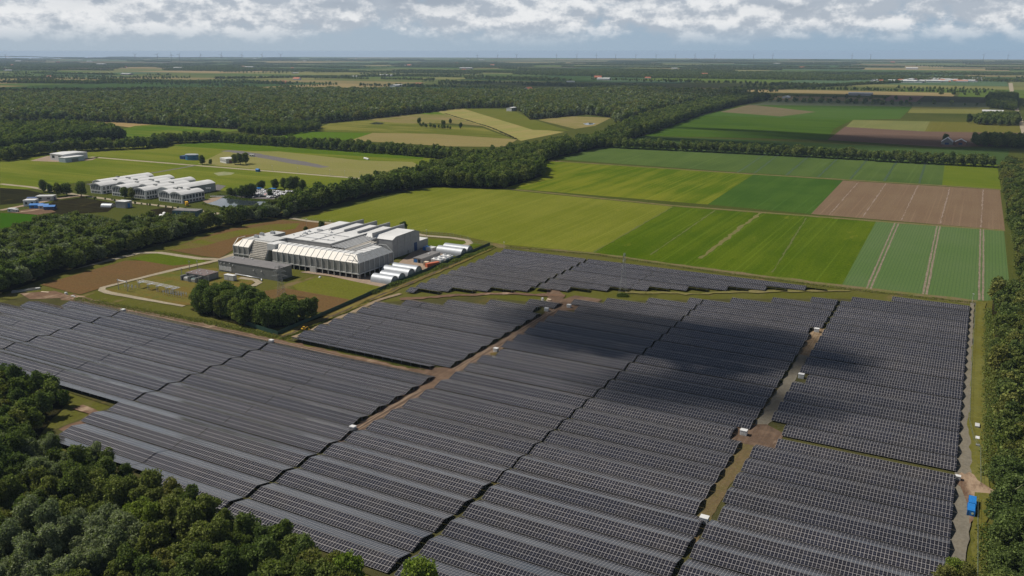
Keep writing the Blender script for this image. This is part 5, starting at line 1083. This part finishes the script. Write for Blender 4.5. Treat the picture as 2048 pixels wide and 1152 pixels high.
SIDE = [(-738, 524.5, 540, 4), (-706, 524.5, 540, 4), (-675, 524.5, 536, 4), (-626, 524, 549, 7)]
for u, va, vb, n in SIDE:
    for i in range(n):
        a = va + (vb - va) * (i + .14) / n; c = va + (vb - va) * (i + .86) / n
        for za, zb in ((3.7, 6.9), (.5, 2.5)): b = MB(); b.box(u + .004, a, za, u + .06, c, zb); part(b, 'window', M['glass'], ofb); nwin += 1
for x, y, s in ((-746, 545, 1.6), (-746, 560, 2.4), (-730, 556, 1.8), (-714, 545, 1.5), (-714, 562, 2.6), (-698, 556, 1.6), (-683, 541, 1.6), (-683, 560, 2.6), (-649, 536, 2.2), (-649, 541, 2.6), (-634, 538, 1.2), (-762, 560, 1.4)):
    b = MB(); b.box(x - s, y - .9, 9.6, x + s, y + .9, 11.2); b.box(x - s * .7, y + 1.4, 9.6, x + s * .6, y + 2.2, 10.9); part(b, 'roof_unit', M['dark_wall'], ofb)
# small buildings: walls, roof, openings
def house(name, label, cat, x, y, L_, W_, h, rf, rot, mw_, mr, group=None, door=None, gable=True, win=3):
    e = thing(name, label, cat, (x, y, 0), rot, group); hx, hy = L_ / 2, W_ / 2; b = MB()
    if gable:
        b.prism([(-hy, -.2), (-hy, h), (0, h + rf), (hy, h), (hy, -.2)], -hx, hx); b.build('wall', mw_, e); b = MB(); o = .35; k = rf / hy
        b.add([(-hx - o, -hy - o, h - k * o + .06), (hx + o, -hy - o, h - k * o + .06), (hx + o, 0, h + rf + .06), (-hx - o, 0, h + rf + .06), (hx + o, hy + o, h - k * o + .06), (-hx - o, hy + o, h - k * o + .06)], [(0, 1, 2, 3), (3, 2, 4, 5)])
        b.add([(-hx - o, -hy - o, h - k * o - .1), (hx + o, -hy - o, h - k * o - .1), (hx + o, -hy - o, h - k * o + .06), (-hx - o, -hy - o, h - k * o + .06)], [(0, 1, 2, 3)]); b.build('roof', mr, e)
    else:
        b.box(-hx, -hy, -.2, hx, hy, h); b.build('wall', mw_, e); b = MB(); b.box(-hx - .15, -hy - .15, h + .003, hx + .15, hy + .15, h + .3); b.build('roof', mr, e)
    for i in range(win): x0 = -hx + L_ * (i + .3) / win; b = MB(); b.box(x0, -hy - .05, h * .35, x0 + L_ * .4 / win, -hy - .004, h * .75); b.build('window', M['glass'], e)
    b = MB(); b.box(hx + .004, -hy * .35, 0, hx + .07, hy * .35, h * .72); b.build('door', door or M['blue_dark'], e); return e
house('storage_shed', 'pale grey shed before the white offices', 'shed', -656.5, 485.5, 11, 8, 5.6, 0, R(8), M['gray_wall'], M['white_roof'], None, M['blue'], False, 0)
x, y = -671, 480; e = thing('arched_store', 'small arched store beside the pale grey shed', 'store', (x, y, 0), R(20)); pr = [(3.4 * math.cos(a), 3.2 * math.sin(a)) for a in np.linspace(0, math.pi, 11)]
b = MB(); b.add([(k, p, z) for k in (-5, 5) for p, z in pr], [(i, i + 1, 11 + i + 1, 11 + i) for i in range(10)]); b.build('roof', M['zinc'], e, True); b = MB(); b.add([(4.8, p, z) for p, z in pr], [tuple(range(11))[::-1]]); b.add([(-4.8, p, z) for p, z in pr], [tuple(range(11))]); b.build('end_wall', M['gray_wall'], e)
house('lab_building', 'blue grey flat roofed building half hidden by the wood', 'building', -571, 481.5, 22, 10, 5.8, 0, R(18), mat('blue_glass', (.07, .15, .19), .25, (.05, .11, .15), .3), M['dark_roof'], None, M['blue_dark'], False, 6)
for i, (px, py) in enumerate(((326, 436), (336, 440), (348, 441), (358, 441), (368, 438), (330, 432))):
    x, y = G(px, py); e = thing('white_tank', 'white rounded tank beside the blue grey building', 'tank', (x, y, 0), R(30 * i), 'white tanks beside the blue grey building'); b = MB(); pr = [(1.5 * math.sin(a), 1.6 - 1.5 * math.cos(a)) for a in np.linspace(0, 6.283, 13)[:-1]]; b.prism(pr, -3, 3); b.build('tank', M['white_wall'], e, True); b = MB(); b.box(-2.2, -1, -.1, -1.8, 1, .6); b.box(1.8, -1, -.1, 2.2, 1, .6); b.build('cradle', M['steel'], e)
house('hangar_building', 'tall white hangar building at the airfield edge', 'hangar', -1019, 683, 26, 34, 8.2, .8, R(0), M['white_wall'], M['white_roof'], None, M['gray_light'], True, 2)
house('hangar_annex', 'lower box shaped annex before the tall white hangar', 'annex', -996.5, 671, 13, 26, 5.8, 0, R(0), siding('pale_blue_cladding', (.36, .42, .46), 1.2), M['white_roof'], None, M['dark_wall'], False, 0)
house('works_building', 'low grey works building among the left trees', 'building', -1252, 806, 34, 14, 5, 0, R(30), M['gray_wall'], M['gray_light'], None, None, False, 5)
house('works_building', 'second low works building nearer the hangar', 'building', -1190, 787, 26, 9, 4, 0, R(32), M['gray_wall'], M['gray_light'], None, None, False, 4)
# blue round club building
e = thing('club_building', 'rounded blue glass building beside the airfield', 'building', (-877, 755, 0)); b = MB(); el_ = [(9.5 * math.cos(a), 7 * math.sin(a)) for a in np.linspace(0, 6.283, 25)[:-1]]; b.poly(el_, -.1, 6.6); b.build('wall', mat('sky_glass', (.04, .18, .34), .2, (.03, .13, .27), .25), e)
for z in (2.1, 4.4): b = MB(); b.poly([(p * 1.012, q * 1.015) for p, q in el_], z, z + .5); b.build('floor_band', M['blue_dark'], e)
b = MB(); b.poly([(p * 1.02, q * 1.02) for p, q in el_], 6.603, 6.9); b.build('roof', M['steel'], e); b = MB(); b.box(-18, -4, -.1, -9.6, 3, 4.4); b.build('annex', M['blue_dark'], e)
house('club_house', 'white club house with pale terraces by the trees', 'house', -815, 756, 18, 12, 5.5, 0, R(-20), M['white_wall'], M['white_roof'], None, M['brick'], False, 6)
house('service_hut', 'tiny blue hut beside the landing circle', 'hut', *G(516, 343.5), 4, 3.4, 2.8, .8, R(0), M['blue'], M['blue'], None, None, True, 1)
house('airfield_caravan', 'white cabin standing beside the runway', 'cabin', *G(504, 313.5), 6, 3, 3, 0, R(20), M['white_wall'], M['white_roof'], None, None, False, 2)
e = thing('glider_trailer', 'long white glider trailer on the airfield grass', 'trailer', (*G(733, 319), 0), R(-28)); b = MB(); b.prism([(-.9, .5), (-.9, 1.8), (0, 2.3), (.9, 1.8), (.9, .5)], -7, 7); b.build('body', M['white_wall'], e); b = MB(); b.box(-.4, -1, 0, .4, 1, .5); b.build('wheel', M['rubber'], e)
# blue sheds at the working yard
for px, py, L_, W_, h, m, mr, l, rf in ((63, 411, 10, 8, 5.2, M['white_wall'], M['white_roof'], 'white hut with a pale blue side at the sandy track', .0), (75, 416, 11, 6, 3.2, M['blue'], M['blue'], 'bright blue shed beside the white hut', 1.0), (89, 417, 8, 5, 3, M['steel'], M['blue'], 'pale blue shed with a ridge', 1.2), (101, 419, 9, 5, 3, M['blue_dark'], M['blue'], 'darker blue shed at the right end', 1.0),
                                  (93, 400, 15, 9, 4, M['concrete'], M['gray_light'], 'low grey barn by the nursery beds', 0.0), (66, 402, 8, 5, 3, M['dark_wall'], M['blue_dark'], 'dark small shed behind the white hut', .8), (25, 423, 6, 4, 2.6, M['white_wall'], M['white_roof'], 'small white cabin in the yard corner', 0), (32, 424, 4, 2.5, 2.2, M['white_wall'], M['white_roof'], 'tiny white cabin beside the small cabin', 0)):
    x, y = G(px, py); house('site_shed', l, 'shed', x, y, L_, W_, h, rf, R(35), m, mr, 'sheds at the working yard', None, rf > 0, 2)
# farms and houses further off
for px, py, L_, W_, h, mw_, mr, l, rf in ((545, 266, 26, 10, 4, M['brick'], M['rooftile'], 'orange roofed farmhouse in the small wood', 5), (553, 264, 20, 12, 4, M['brick'], M['dark_roof'], 'grey roofed barn next to the orange roof', 4), (1023, 222, 24, 14, 8, M['white_wall'], M['white_roof'], 'white building at the corner of the poplar plantation', 1), (952, 214, 10, 8, 8, M['brick'], M['rooftile'], 'red roofed house at the forest edge', 4),
                                  (1288, 194, 30, 16, 6, M['brick'], M['rooftile'], 'orange roofed farm deep in the forest', 7), (1305, 195, 22, 16, 5, M['steel'], M['gray_light'], 'grey barn behind the orange roofed farm', 3), (1894, 288, 20, 15, 4, M['dark_wall'], M['gray_light'], 'pale roofed barn nearest the tree row end', 6), (1921, 288, 18, 15, 3.5, M['brick'], M['gray_light'], 'second pale barn of the dark farm', 4),
                                  (1975, 289, 24, 12, 4, M['brick'], M['rooftile'], 'red roofed farmhouse among dark trees', 5), (1998, 290, 20, 14, 4, M['brick'], M['dark_roof'], 'dark roofed house among dark trees', 5), (1973, 241, 40, 16, 5, M['brick'], M['rooftile'], 'long orange roofed farm by the avenue', 5), (1955, 246, 12, 8, 4, M['white_wall'], M['white_roof'], 'white hut below the long orange roof', 1), (1985, 226, 42, 14, 4, M['gray_wall'], M['gray_light'], 'long pale greenhouse by the avenue', 3)):
    x, y = G(px, py); house('farm_building', l, 'farm building', x, y, L_, W_, h, rf, R(float(rng.choice([0, 90, 4]))) if px < 1800 else R(-90 if px in (1894, 1921) else 0), mw_, mr, None, None, True, 3)
ribbon('road', P([(2052, 275), (2042, 245), (2028, 205), (2023, 180), (2021, 166)]), [9, 9, 10, 14, 16], m_road, 'straight pale avenue leading to the horizon', jit=.3)
# village and far farms: small things seen at a few pixels
def far_mesh(mw_, mr, L_, W_, h, rf):
    b = MB(); hx, hy = L_ / 2, W_ / 2; b.prism([(-hy, 0), (-hy, h), (0, h + rf), (hy, h), (hy, 0)], -hx, hx, 'x', 0); k = rf / hy
    b.add([(-hx - 1, -hy - 1, h - k + .1), (hx + 1, -hy - 1, h - k + .1), (hx + 1, 0, h + rf + .1), (-hx - 1, 0, h + rf + .1), (hx + 1, hy + 1, h - k + .1), (-hx - 1, hy + 1, h - k + .1)], [(0, 1, 2, 3), (3, 2, 4, 5)], 1); return b.mesh('far_house', [mw_, mr])
FM = [far_mesh(M['white_wall'], M['white_roof'], 60, 30, 8, 3), far_mesh(M['brick'], M['rooftile'], 30, 14, 5, 6), far_mesh(M['gray_wall'], M['gray_light'], 80, 30, 8, 3), far_mesh(M['white_wall'], M['rooftile'], 34, 16, 6, 6)]
KN = ['white roofed', 'orange roofed', 'grey roofed', 'white walled red roofed']
r_ = np.random.default_rng(15)
for i in range(64):
    px = r_.uniform(1745, 1965); py = 161 + (1965 - px) * .012 + r_.uniform(-2.5, 3); k = int(r_.choice([0, 1, 1, 2, 3, 0])); x, y = G(px, py); s = float(r_.uniform(.45, 1.1))
    o = bpy.data.objects.new('village_house', FM[k]); col.objects.link(o); o.location = (x, y, 0); o.rotation_euler = (0, 0, float(r_.choice([0, 1.57]))); o.scale = (s, s, s)
    tag(o, '%s building of the long village under the far wood' % KN[k], 'house', 'buildings of the far village')
for i in range(90):
    v_ = 2600 * (5.2 ** r_.random()); u_ = r_.uniform(-1.95 * v_ - 200, .28 * v_ + 250)
    if inside(big, np.array([[u_, v_]]))[0]: continue
    k = int(r_.choice([0, 1, 2, 3])); o = bpy.data.objects.new('far_barn', FM[k]); col.objects.link(o); s = float(r_.uniform(.4, .9)) * (1 + v_ / 12000); o.location = (u_, v_, 0); o.rotation_euler = (0, 0, float(r_.choice([0, 1.57, .3]))); o.scale = (s, s, s)
    tag(o, '%s farm building scattered over the far polder' % KN[k], 'barn', 'farm buildings of the far polder')
# car park
def car_mesh(m):
    b = MB(); b.prism([(-2.1, .3), (-2.15, .75), (-1.6, .88), (-1.05, 1.38), (.75, 1.42), (1.35, .92), (2.1, .8), (2.15, .3)][::-1], -.86, .86, 'y', 0)
    b.prism([(-1.0, .9), (-.75, 1.3), (.65, 1.33), (1.1, .92)][::-1], -.88, .88, 'y', 1)
    for x in (-1.35, 1.35):
        for y in (-.8, .8): b.prism([(x + .33 * math.cos(a), .33 + .33 * math.sin(a)) for a in np.linspace(0, 6.283, 9)[:-1]], y - .1, y + .1, 'y', 2)
    return b.mesh('car', [m, M['glass'], M['rubber']])
CM = [(car_mesh(M[k]), n) for k, n in (('carwhite', 'white'), ('cargrey', 'grey'), ('carblack', 'black'), ('carblue', 'blue'), ('red', 'red'))]
cp = P([(466, 391), (508, 378.5), (588, 385), (552, 397), (500, 396)]); n_ = 0
for i, y0 in enumerate(np.arange(573, 625, 10.2)):
    for x0 in np.arange(-640, -560, 2.5):
        for dy in (0, 4.9):
            if n_ < 165 and inside(cp, np.array([[x0, y0 + dy]]))[0] and rng.random() < .86:
                me, nm = CM[int(rng.choice(5, p=[.36, .36, .26, .01, .01]))]; o = bpy.data.objects.new('parked_car', me); col.objects.link(o); o.location = (x0, y0 + dy * .98, .35); o.rotation_euler = (0, 0, R(90) + (math.pi if rng.random() < .5 else 0)); n_ += 1
                tag(o, '%s car parked in the full car park by the pond' % nm, 'car', 'cars parked by the pond')
for px, py in ((517, 380.5), (546, 381.5)):
    x, y = G(px, py); e = thing('car_canopy', 'low blue canopy at the back of the car park', 'canopy', (x, y, 0), 0, 'blue canopies of the car park'); b = MB(); b.box(-3.6, -2.2, 2.2, 3.6, 2.2, 2.4); b.build('roof', M['blue'], e)
    for sx_ in (-3.4, 3.4): b = MB(); b.box(sx_ - .1, -2.1, -.1, sx_ + .1, -1.9, 2.197); b.build('post', M['steel'], e)
x, y = G(374, 412); e = thing('delivery_truck', 'yellow truck on the pale road before the offices', 'truck', (x, y, .3), R(-35)); b = MB(); b.box(-3.4, -1.2, .8, 1.8, 1.2, 3.5); b.build('cargo_box', M['yellow'], e); b = MB(); b.prism([(1.85, .6), (1.85, 2.7), (2.9, 2.6), (3.5, 1.5), (3.5, .6)][::-1], -1.15, 1.15, 'y'); b.build('cab', M['yellow'], e)
for xx in (-2.4, 2.6):
    for yy in (-1, 1): b = MB(); b.prism([(xx + .48 * math.cos(a), .48 + .48 * math.sin(a)) for a in np.linspace(0, 6.283, 13)[:-1]], yy - .15, yy + .15, 'y'); b.build('wheel', M['rubber'], e)
b = MB(); b.box(2.95, -1.0, 1.7, 3.35, 1.0, 2.35); b.build('windscreen', M['glass'], e)
for i in range(3):
    x, y = G(413 + i * 3.6, 393.5); e = thing('flagpole', ['left', 'middle', 'right'][i] + ' white flag at the forecourt of the offices', 'flag', (x, y, .3), 0, 'flags of the offices'); b = MB(); b.bar((0, 0, 0), (0, 0, 9), .08, 6); b.build('pole', M['white_wall'], e)
    b = MB(); b.add([(.1, 0, 8.9), (1.0, .2, 8.8), (2.0, -.1, 8.75), (2.0, -.1, 7.4), (1.0, .2, 7.45), (.1, 0, 7.6)], [(0, 1, 4, 5), (1, 2, 3, 4)]); b.build('flag', M['white_wall'], e)
e = thing('foot_bridge', 'pale foot bridge over the inlet of the pond', 'bridge', (*G(439, 394), 0), R(25)); b = MB(); b.box(-9, -1.2, .4, 9, 1.2, .75); b.build('deck', M['concrete'], e)
for s in (-1.1, 1.1): b = MB(); b.box(-9, s - .04, 1.5, 9, s + .04, 1.6); [b.box(-9 + i * 2, s - .04, .75, -8.92 + i * 2, s + .04, 1.5) for i in range(10)]; b.build('railing', M['steel'], e)
# wind turbines on the horizon
M['turbine'] = mat('turbine_paint', (.20, .21, .23), .6)
def turbine():
    e = thing('wind_turbine', 'x', 'wind turbine', (0, 0, 0)); b = MB(); b.lathe([(4.2, -1), (3.6, 40), (2.6, 88)], 10); b.build('tower', M['turbine'], e, True); b = MB(); b.box(-2, -3, 88, 2, 7, 91.5); b.build('nacelle', M['turbine'], e); b = MB(); b.bar((0, -5.5, 89.7), (0, -3, 89.7), .6, 8, 1.8); b.build('hub', M['turbine'], e)
    for k in range(3):
        b = MB(); b.add([(-1.3, 0, 0), (1.5, .25, 0), (2.6, .3, 10), (1.1, .05, 41), (-.6, 0, 41), (-1.2, 0, 10), (-.9, .35, 0), (1.1, .6, 0), (1.7, .6, 10), (.35, .2, 41), (-.1, .15, 41), (-.6, .3, 10)], [(0, 1, 2, 5), (5, 2, 3, 4), (7, 6, 11, 8), (8, 11, 10, 9), (0, 6, 7, 1), (1, 7, 8, 2), (2, 8, 9, 3), (3, 9, 10, 4), (4, 10, 11, 5), (5, 11, 6, 0)]); o = b.build('blade', M['turbine'], e); o.location = (0, -4.4, 89.7); o.rotation_euler = (0, 2.094 * k, 0)
    return e
t0_ = turbine(); TX = [47, 297, 340, 367, 382, 424, 463, 503, 542, 578, 957, 996, 1033, 1110, 1149, 1187, 1224, 1263, 1302, 1339, 1377, 1415, 1490, 1527, 1680, 1716, 1934, 1981, 2038]
for i, px in enumerate(TX):
    e = t0_ if i == 0 else copy_tree(t0_); dist = 12500 if 290 < px < 600 else 14200; X = (px - 1024) / F * dist / 1.0; Y = dist
    e.location = (X * math.cos(TH) - Y * math.sin(TH), X * math.sin(TH) + Y * math.cos(TH), 0); rz = TH + float(rng.uniform(-.7, .7)); e.rotation_euler = (0, 0, rz); s = 1.0 if dist < 13000 else .88; e.scale = (s, s, s)
    ph = float(rng.uniform(0, 2.09)); k = 0
    for c in e.children:
        if c.name.startswith('blade'): c.rotation_euler = (0, ph + 2.094 * k, 0); k += 1
    e['label'] = '%s wind turbine from the left on the horizon' % ordn(i); e['group'] = 'wind turbines on the horizon'

# ------------------------------------------------------------------ cloud shadows and haze
def cloud_mat():
    m = bpy.data.materials.new('cloud'); m.use_nodes = True; t = NT(m.node_tree); o = t.n('ShaderNodeOutputMaterial'); v = t.n('ShaderNodeVolumePrincipled')
    v.inputs['Color'].default_value = (.95, .95, .95, 1); v.inputs['Density'].default_value = 1.0; v.inputs['Anisotropy'].default_value = .2
    t.l(v.outputs[0], o.inputs['Volume']); return m, v
def cloud(px, py, rx, ry, rz, hgt, depth, seed, rot=0.0, uv=None):
    """a real cloud that stands between the sun and the ground seen at a photo pixel"""
    gx, gy = uv if uv else G(px, py); k = hgt / TO_SUN.z; r = np.random.default_rng(seed)
    import bmesh
    bm = bmesh.new(); bmesh.ops.create_icosphere(bm, subdivisions=4, radius=1)
    ph = r.uniform(0, 6.28, (7, 3)); fr = r.uniform(1.2, 5.0, (7, 3)) * r.choice([-1, 1], (7, 3))
    for v in bm.verts:
        p = np.array(v.co); f = 1 + sum(.17 / (1 + .3 * i) * math.sin(fr[i] @ p + ph[i, 0]) for i in range(7)); f = max(.25, f)
        rr = min(1.0, p[0] ** 2 + p[1] ** 2); v.co = Vector((p[0] * f * rx, p[1] * f * ry, math.copysign((1 - rr) ** 1.35, p[2]) * rz))
    me = bpy.data.meshes.new('cloud'); bm.to_mesh(me); bm.free()
    m, vv = cloud_mat(); vv.inputs['Density'].default_value = depth / (2 * rz); me.materials.append(m)
    o = bpy.data.objects.new('cloud', me); col.objects.link(o); o.location = (gx + TO_SUN.x * k, gy + TO_SUN.y * k, hgt); o.rotation_euler = (0, 0, rot)
    return tag(o, 'small cloud drifting overhead', 'cloud', 'clouds overhead', 'stuff')
for px, py, rx, ry, rz, hg, dp, sd_, ro in ((1215, 662, 58, 36, 14, 480, 3.2, 1, .0), (1480, 697, 60, 36, 14, 480, 3.2, 2, .0), (1340, 690, 50, 28, 12, 480, 1.6, 16, .2), (1410, 790, 58, 27, 10, 480, 2.3, 3, .25), (1690, 728, 20, 15, 7, 480, 1.0, 4, 0), (1110, 690, 32, 19, 9, 480, .9, 12, .3),
        (1850, 287, 330, 95, 50, 900, 3.0, 5, 0), (1450, 284, 210, 38, 30, 900, 2.2, 6, 0), (1480, 261, 190, 26, 24, 900, 1.8, 7, 0), (1780, 200, 620, 420, 120, 1100, 2.6, 8, 0), (1230, 170, 950, 480, 150, 1300, 2.6, 9, .3), (120, 184, 620, 300, 110, 1100, 2.6, 10, .5)):
    cloud(px, py, rx, ry, rz, hg, dp, sd_, ro)
HZ = bpy.data.materials.new('haze'); HZ.use_nodes = True; t = NT(HZ.node_tree); o = t.n('ShaderNodeOutputMaterial'); v = t.n('ShaderNodeVolumePrincipled')
v.inputs['Color'].default_value = (.60, .77, 1.0, 1); v.inputs['Density'].default_value = 3.8e-5; v.inputs['Anisotropy'].default_value = 0.0
t.l(v.outputs[0], o.inputs['Volume'])
b = MB(); b.box(-21000, -900, -1.0, 7000, 18500, 138.0); hz = b.build('haze', HZ); tag(hz, 'thin blue haze over the polder', 'haze', None, 'stuff')
